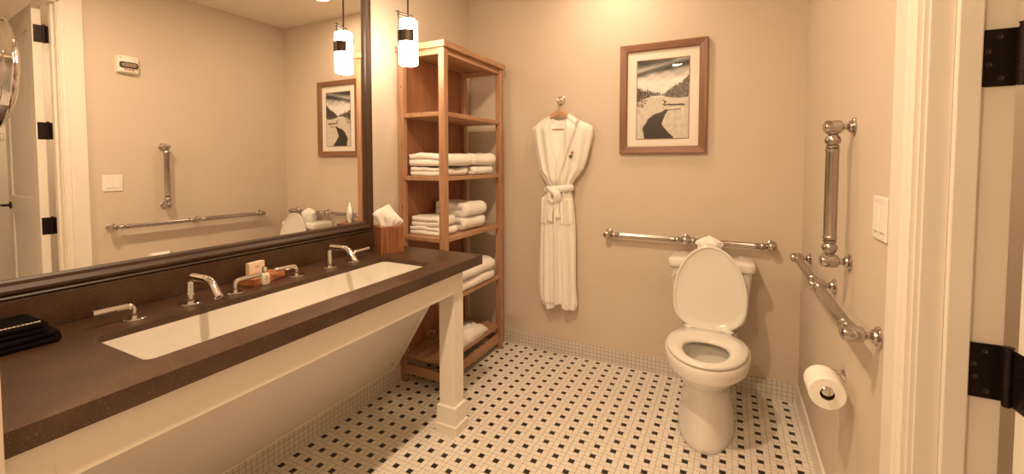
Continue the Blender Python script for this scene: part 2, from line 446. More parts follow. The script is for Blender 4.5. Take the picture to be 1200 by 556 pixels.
# ------------------------------------------------------------------ ceiling lights
for i, (x, y, p) in enumerate(DL):
    lab = ['round recessed ceiling light above the robe and toilet by the back wall', 'round recessed ceiling light in the middle of the bathroom ceiling', 'round recessed ceiling light behind the camera, reflected in the picture glass'][i]
    t = thing('ceiling_light', lab, 'ceiling light', (x, y, CEIL), 'recessed ceiling lights')
    bm = bmesh.new(); lathe(bm, [(.062, 0), (.084, 0), (.084, -.004), (.078, -.008), (.062, -.008), (.062, -.001)], (x, y, CEIL), seg=40, cap=False)
    obj('trim_ring', bm, M['plate'], t, True, 40)
    bm = bmesh.new(); lathe(bm, [(0, 0), (.062, 0), (.062, -.004), (0, -.004)], (x, y, CEIL), seg=40, cap=False)
    obj('lens', bm, M['led'], t)
    l = bpy.data.lights.new('downlight_lamp', 'AREA'); l.shape = 'DISK'; l.size = .12; l.energy = p; l.color = WARM; l.spread = math.radians(180)
    lo = bpy.data.objects.new('lamp_source', l); COL.objects.link(lo); lo.parent = t; lo.location = (0, 0, -.012)
hx_, hy_, hp_ = HALL_FILL  # added fill: glowing disc and area lamp lift the dark gap behind the door
t = thing('ceiling_light', 'unseen ceiling disc added as fill light in the hall beyond the open door', 'ceiling light', (hx_, hy_, CEIL), 'recessed ceiling lights')
bm = bmesh.new(); lathe(bm, [(0, 0), (.08, 0), (.08, -.012), (0, -.016)], (hx_, hy_, CEIL), seg=32, cap=False); obj('lens', bm, M['led'], t, True, 40)
l = bpy.data.lights.new('hall_fill_lamp', 'AREA'); l.shape = 'DISK'; l.size = .15; l.energy = hp_; l.color = WARM
lo = bpy.data.objects.new('lamp_source', l); COL.objects.link(lo); lo.parent = t; lo.location = (0, 0, -.022)

# pendant lamp between mirror and shelf
PX, PY = .246, -1.0
t = thing('pendant_lamp', 'hanging pendant lamp with frosted glass cylinder and dark metal band, in front of wooden shelf', 'pendant lamp', (PX, PY, CEIL))
bm = bmesh.new(); lathe(bm, [(0, 0), (.06, 0), (.06, -.012), (.02, -.026), (0, -.026)], (PX, PY, CEIL), seg=32, cap=False); obj('canopy', bm, M['bronze_lamp'], t, True, 40)
bm = bmesh.new(); tube(bm, [(PX, PY, CEIL - .02), (PX, PY, 2.118)], .0048, 10); obj('rod', bm, M['bronze_lamp'], t, True, 60)
bm = bmesh.new()
R_s = .050
lathe(bm, [(0, .236), (.040, .236), (R_s, .228), (R_s, .0), (R_s - .004, -.002), (R_s - .005, .0), (R_s - .005, .012), (0, .014)], (PX, PY, 1.873), seg=48, cap=False)
obj('glass_shade', bm, M['shade'], t, True, 40)
bm = bmesh.new()                          # curved band that hugs the shade
a0, a1 = math.radians(208), math.radians(341)
for rr in (1,):
    ring = []
    for k in range(25):
        a = a0 + (a1 - a0) * k / 24; ring.append(a)
    pts_o = [(PX + (R_s + .006) * math.cos(a), PY + (R_s + .006) * math.sin(a)) for a in ring]
    pts_i = [(PX + (R_s + .004) * math.cos(a), PY + (R_s + .004) * math.sin(a)) for a in reversed(ring)]
    prism(bm, pts_o + pts_i, 'z', 1.987, 2.047)
obj('band', bm, M['bronze_lamp'], t, True, 40)
bm = bmesh.new()                          # crossed top bars and the side stem
ad = math.radians(258); ux, uy = math.cos(ad), math.sin(ad)
sx, sy = PX + (R_s + .011) * ux, PY + (R_s + .011) * uy
tube(bm, [(sx, sy, 1.966), (sx, sy, 2.144)], .0034, 8)
tube(bm, [(PX + .076 * ux, PY + .076 * uy, 2.136), (PX - .030 * ux, PY - .030 * uy, 2.136)], .0040, 8)
tube(bm, [(PX + .070 * ux, PY + .070 * uy, 2.122), (PX - .058 * ux, PY - .058 * uy, 2.122)], .0040, 8)
tube(bm, [(PX - .054 * ux, PY - .054 * uy, 2.118), (PX - .054 * ux, PY - .054 * uy, 2.085)], .0034, 8)
obj('bracket', bm, M['bronze_lamp'], t, True, 60)
bm = bmesh.new()
a0, a1 = math.radians(118), math.radians(150)
ring = [a0 + (a1 - a0) * k / 12 for k in range(13)]
for z0_, z1_ in ((1.905, 1.960), (2.045, 2.075)):
    bm = bmesh.new()
    prism(bm, [(PX + (R_s + .006) * math.cos(a), PY + (R_s + .006) * math.sin(a)) for a in ring] + [(PX + (R_s + .004) * math.cos(a), PY + (R_s + .004) * math.sin(a)) for a in reversed(ring)], 'z', z0_, z1_)
    obj('clip', bm, M['bronze_lamp'], t, True, 40)

# ------------------------------------------------------------------ mirror
GY0, GY1, GZ0, GZ1 = -2.50, -1.095, 1.0225, 2.44
t = thing('wall_mirror', 'large wall mirror in a dark stepped frame above the stone counter', 'mirror', (0, (GY0 + GY1) / 2, .968))
obj('mirror_glass', B_(.002, .006, GY0 - .01, GY1 + .01, GZ0 - .01, GZ1 + .01), M['mirror'], t)
def frame_profile():       # (distance outwards from glass edge, x height)
    return [(0, .004), (0, .012), (.006, .016), (.016, .018), (.028, .028), (.036, .028), (.040, .022), (.045, .021), (.050, .024), (.053, .022), (.0535, .014), (.0535, .002), (.0, .002)]
bm = bmesh.new(); pr_ = frame_profile(); rings = []
for cy, cz, sy_, sz_ in ((GY0, GZ0, -1, -1), (GY1, GZ0, 1, -1), (GY1, GZ1, 1, 1), (GY0, GZ1, -1, 1)):
    rings.append([(x, cy + sy_ * d, cz + sz_ * d) for d, x in pr_])
V_ = [[bm.verts.new(p) for p in r] for r in rings]
for a in range(4):
    b = (a + 1) % 4
    for k in range(len(pr_)): bm.faces.new((V_[a][k], V_[a][(k + 1) % len(pr_)], V_[b][(k + 1) % len(pr_)], V_[b][k]))
obj('frame', bm, M['frame_dark'], t)

# ------------------------------------------------------------------ vanity
CX, CY0, CY1, CZ = .648, -2.590, -.908, .866     # counter front, near end, far end, top
SKX0, SKX1, SKY0, SKY1 = .236, .535, -2.325, -1.190
t = thing('countertop', 'long dark brown stone worktop with backsplash and a long cut-out for the sink', 'countertop', (0, CY0, CZ - .05))
bm = bmesh.new()
inner = rrect(SKX0, SKX1, SKY0, SKY1, .022, 5); n = len(inner)
# outer loop matched vertex by vertex to the inner one
outer = []
for k, (x, y) in enumerate(inner):
    q = k // 6
    outer.append([(CX, CY1), (.0, CY1), (.0, CY0), (CX, CY0)][q])
zb = CZ - .048; zs = CZ - .020
oc = [(CX, CY1), (0.001, CY1), (.001, CY0), (CX, CY0)]
def sheet(z, inn, out):
    a = [bm.verts.new((x, y, z)) for x, y in inn]; b = [bm.verts.new((x, y, z)) for x, y in out]
    for q in range(4):
        for j in range(5): bm.faces.new((a[q * 6 + j], a[q * 6 + j + 1], b[q]))
        bm.faces.new((a[q * 6 + 5], a[((q + 1) % 4) * 6], b[(q + 1) % 4]))
        bm.faces.new((a[q * 6 + 5], b[(q + 1) % 4], b[q]))
    return a, b
it, ot = sheet(CZ, inner, oc)
oi = [(CX - .022, CY1 - .022), (.001, CY1 - .022), (.001, CY0), (CX - .022, CY0)]
ib, ob_ = sheet(zs, inner, oi)
for k in range(n): bm.faces.new((it[k], it[(k + 1) % n], ib[(k + 1) % n], ib[k]))
o2 = [bm.verts.new((x, y, zb)) for x, y in oc]; o3 = [bm.verts.new((x, y, zb)) for x, y in oi]
for k in range(4):
    k2 = (k + 1) % 4
    bm.faces.new((ot[k], ot[k2], o2[k2], o2[k])); bm.faces.new((o2[k], o2[k2], o3[k2], o3[k])); bm.faces.new((o3[k], o3[k2], ob_[k2], ob_[k]))
bmesh.ops.remove_doubles(bm, verts=bm.verts, dist=1e-5)
obj('slab', bm, M['stone'], t)
obj('backsplash', B_(.001, .020, CY0, -1.030, CZ, .965, bev=.0015, seg=1), M['stone'], t)
# undermount sink
bm = bmesh.new()
def skring(off, z, r): return [(x, y, z) for x, y in rrect(SKX0 - off, SKX1 + off, SKY0 - off, SKY1 + off, r, 6)]
zr = zs - .0005
loft(bm, [skring(.022, zr, .03), skring(-.002, zr, .022), skring(-.005, zr - .02, .022), skring(-.010, zr - .095, .03), skring(-.022, zr - .112, .03), skring(-.06, zr - .118, .02),
          skring(-.10, zr - .120, .01)], cap0=False)
loft(bm, [skring(.022, zr, .03), skring(.012, zr - .015, .03), skring(.004, zr - .115, .03), skring(-.02, zr - .135, .03)], cap0=False)
sk = obj('trough_sink', bm, M['sinkware'], None, True, 40)
tag(sk, 'long white rectangular trough sink set under the dark stone counter', 'sink')
# vanity carcass
t = thing('vanity_base', 'white painted vanity base with apron, square post leg and sloping knee panel', 'vanity', (.3, -1.8, 0))
AZ0 = .710
LY0, LY1, LX0, LX1 = -1.113, -1.030, .518, .596
bm = bmesh.new()
box(bm, .604, .622, CY0, LY0 + .002, AZ0 + .004, zb - .001, bev=.0015, seg=1)
box(bm, .40, .520, -1.075, -1.057, AZ0 + .03, zb - .13)
obj('apron', bm, M['vanwhite'], t)
bm = bmesh.new()
box(bm, .595, .6235, CY0, CY0 + .075, AZ0 + .004, zb - .001, bev=.001, seg=1)
obj('corner_block', bm, M['vanwhite'], t)
lg = obj('leg', B_(LX0, LX1 + .011, LY0, LY1, 0.02, zb - .001, bev=.002), M['vanwhite'], t)
bm = bmesh.new()
for m_, z0_, z1_ in ((.011, .05, .142), (.018, 0, .052)):
    lo_ = rrect(LX0 - m_, LX1 + .011 + m_, LY0 - m_, LY1 + m_, .003, 2); hi_ = rrect(LX0 - m_ + .006, LX1 + .005 + m_, LY0 - m_ + .006, LY1 + m_ - .006, .003, 2)
    loft(bm, [[(x, y, z0_) for x, y in lo_], [(x, y, z1_ - .006) for x, y in lo_], [(x, y, z1_) for x, y in hi_]])
obj('plinth', bm, M['vanwhite'], lg)
# sloping knee panel
bm = bmesh.new()
def kx(z): return .012 + (z - .112) * .615
poly = [(kx(.112), .112), (kx(zb - .11), zb - .11), (kx(zb - .11) - .02, zb - .11), (.001, .125), (.001, .112)]
prism(bm, poly, 'y', CY0, -.862)
obj('knee_panel', bm, M['vanwhite'], t)
bm = bmesh.new()
poly2 = [(kx(.118) + .004, .113), (kx(.70) + .004, .70), (kx(.70) - .001, .70), (kx(.118) - .001, .113)]
prism(bm, poly2, 'y', -.905, -.860)
obj('edge_strip', bm, M['vanwhite'], t)
bm = bmesh.new(); lathe(bm, [(.005, 0), (.005, .002), (0, .003)], (kx(.165) + .0, -.93, .165), (.85, 0, -.52), 14); obj('screw_cap', bm, M['dark'], t, True, 40)
obj('bottom_lip', B_(.0075, .016, CY0, -.866, .104, .112), M['vanwhite'], t)

# ------------------------------------------------------------------ taps
def rosette(bm, x, y): lathe(bm, [(0, 0), (.032, 0), (.032, .004), (.030, .006), (.0, .0065)], (x, y, CZ), seg=36, cap=False)
def tap_handle(x, y, sgn, lab):
    t = thing('lever_tap', lab, 'tap', (x, y, CZ), 'lever taps')
    bm = bmesh.new(); rosette(bm, x, y); obj('rosette', bm, M['chrome'], t, True, 40)
    bm = bmesh.new()
    pts = arc_path([(x, y, CZ + .004), (x, y, CZ + .044), (x + .004, y + sgn * .098, CZ + .047)], .022, 8)
    tube(bm, pts, .0088, 16); obj('lever', bm, M['chrome'], t, True, 40)
def tap_spout(x, y, lab):
    t = thing('tap_spout', lab, 'tap spout', (x, y, CZ), 'sink spouts')
    bm = bmesh.new(); rosette(bm, x, y); obj('rosette', bm, M['chrome'], t, True, 40)
    bm = bmesh.new()
    pts = arc_path([(x, y, CZ + .004), (x, y, CZ + .096), (x + .115, y + .004, CZ + .096), (x + .156, y + .006, CZ + .046)], .027, 8)
    tube(bm, pts, .0125, 20, cap=False)
    e = Vector(pts[-1]); d = (Vector(pts[-1]) - Vector(pts[-2])).normalized()
    lathe(bm, [(.0125, -.001), (.0128, .002), (.0095, .002), (.0085, -.012), (0, -.012)], e, d, 20, cap=False)
    obj('spout', bm, M['chrome'], t, True, 40)
tap_handle(.162, -2.198, -1, 'chrome tap lever at the near end of the sink, nearest the black cloth')
tap_spout(.157, -2.039, 'curved chrome sink spout nearer the camera, beside the first lever')
tap_handle(.165, -1.893, 1, 'chrome tap lever pointing over the reddish soap tray')
tap_handle(.155, -1.630, -1, 'chrome tap lever between the soap tray and the far spout, pointing at the tray')
tap_spout(.157, -1.461, 'curved chrome sink spout farther from the camera, nearer the tissue box')
tap_handle(.163, -1.324, 1, 'chrome tap lever at the far end of the sink, nearest the tissue box')

# ------------------------------------------------------------------ things on the counter
# tissue box cover (turned on the counter)
A_ = Vector((.170, -1.142)); ex = Vector((.48, .877)).normalized(); ey = Vector((-ex.y, ex.x)); bs = .125; bh = .142
def tb(u, v, z): p = A_ + ex * u + ey * v; return (p.x, p.y, CZ + z)
t = thing('tissue_box', 'square carved wooden tissue box with a white tissue, on the counter beside the mirror', 'tissue box', (*((A_ + ex * bs / 2 + ey * bs / 2)), CZ))
bm = bmesh.new()
o_ = [(0, 0), (bs, 0), (bs, bs), (0, bs)]; c_ = bs / 2
rings = [[tb(u, v, 0) for u, v in rrect(0, bs, 0, bs, .003, 3)], [tb(u, v, bh - .003) for u, v in rrect(0, bs, 0, bs, .003, 3)], [tb(u, v, bh) for u, v in rrect(.003, bs - .003, .003, bs - .003, .003, 3)],
         [tb(u, v, bh) for u, v in rrect(.03, bs - .03, .03, bs - .03, .03, 3)], [tb(u, v, bh - .03) for u, v in rrect(.03, bs - .03, .03, bs - .03, .03, 3)]]
loft(bm, rings)
obj('box', bm, M['boxwood'], t)
bm = bmesh.new(); NU, NV = 40, 18; g_ = []
cx_, cy_ = (A_ + ex * c_ + ey * c_)
for j in range(NV + 1):
    h = j / NV; row = []
    for i in range(NU):
        a = 2 * PI * i / NU
        wid = interp([(0, .026), (.18, .036), (.42, .056), (.55, .050), (.8, .022), (1, .003)], h)
        thick = wid * .26 + .002
        rr = 1 + .34 * math.sin(4 * a + 2.5 * h) * (1 - h) + .16 * math.sin(9 * a - 3 * h)
        u = wid * math.cos(a) * rr * 1.15; v = thick * math.sin(a) * rr
        zz = bh - .015 + h * .128 - .020 * math.cos(a - .2) * math.sin(PI * h)
        p = Vector((cx_, cy_)) + Vector((.80, .60)) * u + Vector((-.60, .80)) * v
        row.append(bm.verts.new((p.x + .006 * h, p.y - .004 * h, CZ + zz)))
    g_.append(row)
for j in range(NV):
    for i in range(NU): bm.faces.new((g_[j][i], g_[j][(i + 1) % NU], g_[j + 1][(i + 1) % NU], g_[j + 1][i]))
bm.faces.new(g_[-1]); bm.faces.new(g_[0][::-1])
obj('tissue', bm, M['tissue'], t, True)

# soap tray, carton, little bottle
tr_c = Vector((.098, -1.745)); ta = math.radians(12)
Rt = Matrix.Rotation(ta, 3, 'Z')
def rotbox(bm, cx, cy, hx_, hy_, z0, z1, ang, bev=.0): 
    box(bm, cx - hx_, cx + hx_, cy - hy_, cy + hy_, z0, z1, bev=bev, rot=Matrix.Rotation(ang, 3, 'Z'), about=(cx, cy, 0))
bm = bmesh.new(); rotbox(bm, tr_c.x, tr_c.y, .042, .078, CZ, CZ + .027, ta, .002)
o = obj('soap_tray', bm, M['traywood'])
tag(o, 'reddish wooden block tray on the counter carrying the soap carton', 'tray')
bm = bmesh.new(); rotbox(bm, .072, -1.755, .0105, .036, CZ + .0272, CZ + .0272 + .050, math.radians(8), .0012)
t = thing('soap_carton', 'upright cream soap carton standing on the reddish tray', 'soap box', (.072, -1.755, CZ + .0272))
obj('carton', bm, M['soapbox'], t)
bm = bmesh.new()
for (dy, z) in ((-.006, .034), (0, .032), (.006, .034), (0, .027)):
    rotbox(bm, .072 + .0108, -1.755 + dy, .0004, .0022, CZ + .0272 + z - .002, CZ + .0272 + z + .001, math.radians(8))
bmesh.ops.rotate(bm, verts=bm.verts, cent=(.072, -1.755, 0), matrix=Matrix.Rotation(math.radians(8), 3, 'Z'))
obj('printed_mark', bm, M['mat_inner'], t)
t = thing('lotion_bottle', 'small cream bottle with clear-chrome cap standing in front of the tray', 'bottle', (.152, -1.768, CZ))
bm = bmesh.new()
loft(bm, [[(.152 + x * s, -1.768 + y * s, CZ + z) for x, y in rrect(-.011, .011, -.017, .017, .008, 5)] for z, s in ((0, .94), (.002, 1), (.038, 1), (.042, .9), (.045, .5))])
obj('body', bm, M['bottle'], t, True, 40)
bm = bmesh.new(); lathe(bm, [(.0062, .045), (.0062, .047), (.0095, .047), (.0095, .066), (.008, .068), (0, .068)], (.152, -1.768, CZ), seg=24); obj('cap', bm, M['chrome'], t, True, 40)
bm = bmesh.new(); lathe(bm, [(0, 0), (.0032, 0), (.0032, .0004), (0, .0004)], (.152 + .0108, -1.768, CZ + .030), (1, 0, 0), 12)
for z, h in ((.022, .010), (.019, .007), (.010, .006)): box(bm, .1628, .1634, -1.768 - h, -1.768 + h, CZ + z, CZ + z + .0013)
obj('printed_mark', bm, M['ink'], t)

# ------------------------------------------------------------------ folded cloths
def serp(L, t, n, rnd=.5, start=1):
    """centre line of a cloth folded n layers; (u, z) pairs; u from 0 to L"""
    pts = []; z = t / 2; s = start; m = 16
    for k in range(n):
        us = [i / m for i in range(m + 1)]
        if s < 0: us = us[::-1]
        a, b = t * .5, L - t * .5
        for u in us: pts.append((a + (b - a) * u, z))
        if k < n - 1:
            ue = b if s > 0 else a
            for q in range(1, 6):
                an = PI * q / 6
                pts.append((ue + s * t * .5 * math.sin(an), z + t / 2 - t / 2 * math.cos(an)))
        z += t; s = -s
    return pts
def folded(name, label, cat, group, x0, x1, y0, y1, z0, z1, n=3, mat_=None, start=1, seed=0, sag=.008, swap=False, parent=None):
    """cloth folded n layers; the folds run along y (or along x when swap)"""
    L = (x1 - x0) if not swap else (y1 - y0); t = (z1 - z0) / n
    cl = serp(L, t, n, start=start); th = t * .97 / 2
    P_ = [Vector((u, z)) for u, z in cl]; off = []
    for i, p in enumerate(P_):
        d = (P_[min(i + 1, len(P_) - 1)] - P_[max(i - 1, 0)]).normalized(); off.append(Vector((-d.y, d.x)))
    up = [p + o * th for p, o in zip(P_, off)]; dn = [p - o * th for p, o in zip(P_, off)]
    sec = up + dn[::-1]; bm = bmesh.new(); K = 22; rings = []
    Wd = (y1 - y0) if not swap else (x1 - x0)
    for k in range(K + 1):
        f = k / K; v = Wd * f
        # soft ends
        e = min(f, 1 - f) * Wd; pinch = 1 - .0 if e > .012 else .90 + .10 * math.sqrt(max(0, e / .012))
        ring = []
        for (u, z) in sec:
            zz = z; uu = L / 2 + (u - L / 2) * pinch
            w = noise.noise(Vector((uu * 8 + seed, v * 6.5, zz * 9 + seed * 3)))
            w2 = noise.noise(Vector((uu * 25 + seed * 2, v * 22, zz * 45)))
            zz += (w * sag + w2 * sag * .35) * min(1, zz / max(1e-5, (z1 - z0)) + .15)
            uu += w2 * .005 + w * .012
            vv = v + .007 * noise.noise(Vector((uu * 8, zz * 60 + seed, f * 2)))
            zz = max(zz, .0008)
            ring.append((x0 + uu, y0 + vv, z0 + zz) if not swap else (x0 + vv, y0 + uu, z0 + zz))
        rings.append(ring)
    R_ = [[bm.verts.new(p) for p in r] for r in rings]; m = len(sec)
    for a, b in zip(R_, R_[1:]):
        for k in range(m): bm.faces.new((a[k], a[(k + 1) % m], b[(k + 1) % m], b[k]))
    h = m // 2
    for r in (R_[0], R_[-1]):
        for k in range(h - 1): bm.faces.new((r[k], r[k + 1], r[m - 2 - k], r[m - 1 - k]))
    o = obj(name, bm, mat_ or M['towel'], parent, True)
    if label: tag(o, label, cat, group)
    return o

# black cloth with white edging
t = thing('folded_cloth', 'folded black cloth with a white stitched edge lying on the counter at the left', 'cloth', (.10, -2.46, CZ))
o = folded('cloth', None, None, None, .028, .185, -2.575, -2.372, CZ, CZ + .030, 2, M['black_cloth'], seed=5, sag=.004, swap=True, parent=t)
o = folded('cloth_top', None, None, None, .030, .176, -2.572, -2.390, CZ + .031, CZ + .058, 2, M['black_cloth'], seed=8, sag=.004, swap=True, parent=t)
bm = bmesh.new()
for k in range(22):
    y = -2.565 + k * .0075; tube(bm, [(.168, y, CZ + .0615), (.168, y + .003, CZ + .0622), (.168, y + .006, CZ + .0615)], .0016, 6)
obj('edge_stitching', bm, M['stitch'], t, True)

# ------------------------------------------------------------------ teak shelf
SX, SY0, SY1, SZ = .345, -.815, -.100, 2.003
PT = .040
t = thing('open_shelf', 'tall open teak towel shelf standing in the back left corner', 'shelf', (SX / 2, (SY0 + SY1) / 2, 0))
for (xa, ya) in ((.004, SY0), (SX - PT, SY0), (.004, SY1 - PT), (SX - PT, SY1 - PT)):
    obj('post', B_(xa, xa + PT, ya, ya + PT, 0, SZ, bev=.0025), M['teak'], t)
obj('back_panel', B_(.010, .018, SY0 + PT, SY1 - PT, .17, SZ - .003), M['teak_panel'], t)
obj('top_board', B_(.001, SX + .012, SY0 - .014, SY1 + .014, SZ, SZ + .036, bev=.003), M['teak_y'], t)
SH = [1.642, 1.267, .906, .540, .178]
for z in SH:
    bm = bmesh.new()
    if z > .2: box(bm, .019, SX - .010, SY0 + .008, SY1 - .008, z - .026, z, bev=.003)
    else:
        for k in range(6): 
            xa = .019 + k * .0515; box(bm, xa, xa + .049, SY0 + .008, SY1 - .008, z - .024, z, bev=.002)
    # notch clearance: boards sit between the posts
    obj('shelf_board', bm, M['teak_y'], t)
bm = bmesh.new()
box(bm, SX - .030, SX - .012, SY0 + PT, SY1 - PT, SZ - .034, SZ, bev=.0015, seg=1); box(bm, .02, SX - PT, SY0 + .010, SY0 + .028, SZ - .034, SZ, bev=.0015, seg=1)
box(bm, .02, SX - PT, SY1 - .028, SY1 - .010, SZ - .034, SZ, bev=.0015, seg=1)
obj('top_rail', bm, M['teak_y'], t)
for nm, (xa, xb, ya, yb) in {'a': (SX - .032, SX - .012, SY0 + PT, SY1 - PT), 'b': (PT, SX - PT, SY0 + .010, SY0 + .030), 'c': (PT, SX - PT, SY1 - .030, SY1 - .010)}.items():
    obj('bottom_rail', B_(xa, xb, ya, yb, .050, .108, bev=.002), M['teak_y'] if nm == 'a' else M['teak_x'], t)
for z in (1.80, 1.45, 1.08, .72):
    bm = bmesh.new(); lathe(bm, [(.004, 0), (.004, .0008), (0, .001)], (.004 + PT * .72, SY0 - .0005, z), (0, -1, 0), 10)
    obj('screw_hole', bm, M['dark'], t)

tw = [ # label, x0,x1,y0,y1,z0,z1,n,start
 ('folded white towel at the bottom of the near pile, second shelf from the top', .034, .300, -.762, -.500, 1.268, 1.322, 2, 1),
 ('folded white towel on top of the near pile, second shelf from the top', .022, .318, -.768, -.490, 1.326, 1.400, 2, 1),
 ('folded white towel underneath in the far pile, second shelf from the top', .030, .322, -.478, -.220, 1.268, 1.328, 2, 1),
 ('folded white towel on top of the far pile, second shelf from the top', .026, .330, -.482, -.212, 1.332, 1.404, 2, 1),
 ('small folded white towel under the near pair on the middle shelf', .020, .270, -.755, -.575, .907, .956, 2, 1),
 ('small folded white towel on top of the near pair on the middle shelf', .030, .255, -.750, -.580, .960, 1.016, 2, 1),
 ('folded white towel under the far pair on the middle shelf', .030, .275, -.530, -.270, .907, .990, 2, 1),
 ('plump folded white towel on top of the far pair on the middle shelf', .030, .285, -.520, -.262, .994, 1.088, 2, 1),
 ('folded white bath towel underneath on the shelf behind the counter end', .030, .330, -.640, -.210, .541, .606, 2, 1),
 ('folded white bath towel on top on the shelf behind the counter end', .030, .330, -.645, -.205, .610, .690, 2, 1)]
for i, (lab, x0_, x1_, y0_, y1_, z0_, z1_, n_, st) in enumerate(tw):
    o = folded('folded_towel', lab, 'towel', 'folded towels on the teak shelf', x0_, x1_, y0_, y1_, z0_, z1_, n_, None, st, seed=i * 3.7 + 1, sag=.012)

# drawstring bag on the lowest shelf
t = thing('laundry_bag', 'white cloth bag with grey print lying on the lowest slatted shelf', 'bag', (.23, -.42, .178))
bm = bmesh.new(); NU, NV = 28, 36; top = []; bot = []
bx0, bx1, by0, by1 = .150, .322, -.600, -.265
def bagz(u, v):
    e = (max(0, 1 - (2 * u - 1) ** 4) * max(0, 1 - (2 * v - 1) ** 4)) ** .5
    return e * (.072 + .02 * nz3(u * 3, v * 3, 1) + .012 * nz3(u * 8, v * 9, 4))
for j in range(NV + 1):
    rt = []; rb = []
    for i in range(NU + 1):
        u, v = i / NU, j / NV
        x = bx0 + (bx1 - bx0) * u + .012 * nz3(v * 4, u, 3); y = by0 + (by1 - by0) * v + .015 * nz3(u * 4, v, 7)
        z = bagz(u, v)
        rt.append(bm.verts.new((x, y, .1795 + z))); rb.append(rt[-1] if i in (0, NU) or j in (0, NV) else bm.verts.new((x, y, .1790)))
    top.append(rt); bot.append(rb)
for G in (top, bot):
    for j in range(NV):
        for i in range(NU): bm.faces.new((G[j][i], G[j][i + 1], G[j + 1][i + 1], G[j + 1][i]))
obj('bag_body', bm, M['towel'], t, True)
bm = bmesh.new()
for j in range(3):
    for i in range(10):
        if (i * 7 + j * 3) % 5 == 0: continue
        u0, v0 = .18 + j * .09, .52 + i * .028
        def pt(u, v): return (bx0 + (bx1 - bx0) * u + .012 * nz3(v * 4, u, 3), by0 + (by1 - by0) * v + .015 * nz3(u * 4, v, 7), .1795 + bagz(u, v) + .0012)
        bm.faces.new([bm.verts.new(pt(*q)) for q in ((u0, v0), (u0 + .055, v0), (u0 + .055, v0 + .02), (u0, v0 + .02))])
obj('printed_mark', bm, M['ink'], t)
# coiled cord
bm = bmesh.new(); pts = []
for k in range(90):
    a = k / 90 * 2 * PI * 3.2; r = .024 + .008 * math.sin(a * .7)
    pts.append((.050 + r * .5 * math.cos(a) + .004 * math.sin(a * 2), -.560 + r * 1.0 * math.cos(a + .5) , .212 + r * .9 * math.sin(a)))
pts += [(.045, -.53, .2), (.04, -.50, .215), (.04, -.475, .232)]
tube(bm, pts, .0022, 8)
tag(obj('coiled_cord', bm, M['cordgold'], None, True), 'small coiled beige cord at the back of the lowest shelf', 'cord')

# ------------------------------------------------------------------ picture on the back wall
FX0, FX1, FZ0, FZ1 = 1.155, 1.668, 1.404, 2.090
t = thing('framed_picture', 'snowy river landscape print in a walnut frame on the back wall above the grab bar', 'picture', ((FX0 + FX1) / 2, 0, FZ0))
fw, fd = .046, .026
def fr_prof(w): return [(0, 0), (0, fd), (w * .12, fd + .001), (w * .85, fd - .004), (w, fd - .008), (w, 0)]
for side in range(4):
    bm = bmesh.new()
    P0, P1 = ((FX0, FZ0), (FX1, FZ0)) if side == 0 else ((FX1, FZ0), (FX1, FZ1)) if side == 1 else ((FX1, FZ1), (FX0, FZ1)) if side == 2 else ((FX0, FZ1), (FX0, FZ0))
    inn = {0: ((1, 1), (-1, 1)), 1: ((-1, 1), (-1, -1)), 2: ((-1, -1), (1, -1)), 3: ((1, -1), (1, 1))}[side]
    loft(bm, [[(p[0] + s[0] * d, -.002 - y, p[1] + s[1] * d) for d, y in fr_prof(fw)] for p, s in zip((P0, P1), inn)])
    obj('frame_rail', bm, M['walnut_h'] if side in (0, 2) else M['walnut_v'], t)
obj('mat_board', B_(FX0 + fw - .004, FX1 - fw + .004, -.010, -.003, FZ0 + fw - .004, FZ1 - fw + .004), M['mat_board'], t)
AX0, AX1, AZ0_, AZ1_ = 1.262, 1.565, 1.498, 1.985
obj('inner_edge', B_(AX0 - .005, AX1 + .005, -.0115, -.0095, AZ0_ - .005, AZ1_ + .005), M['mat_inner'], t)
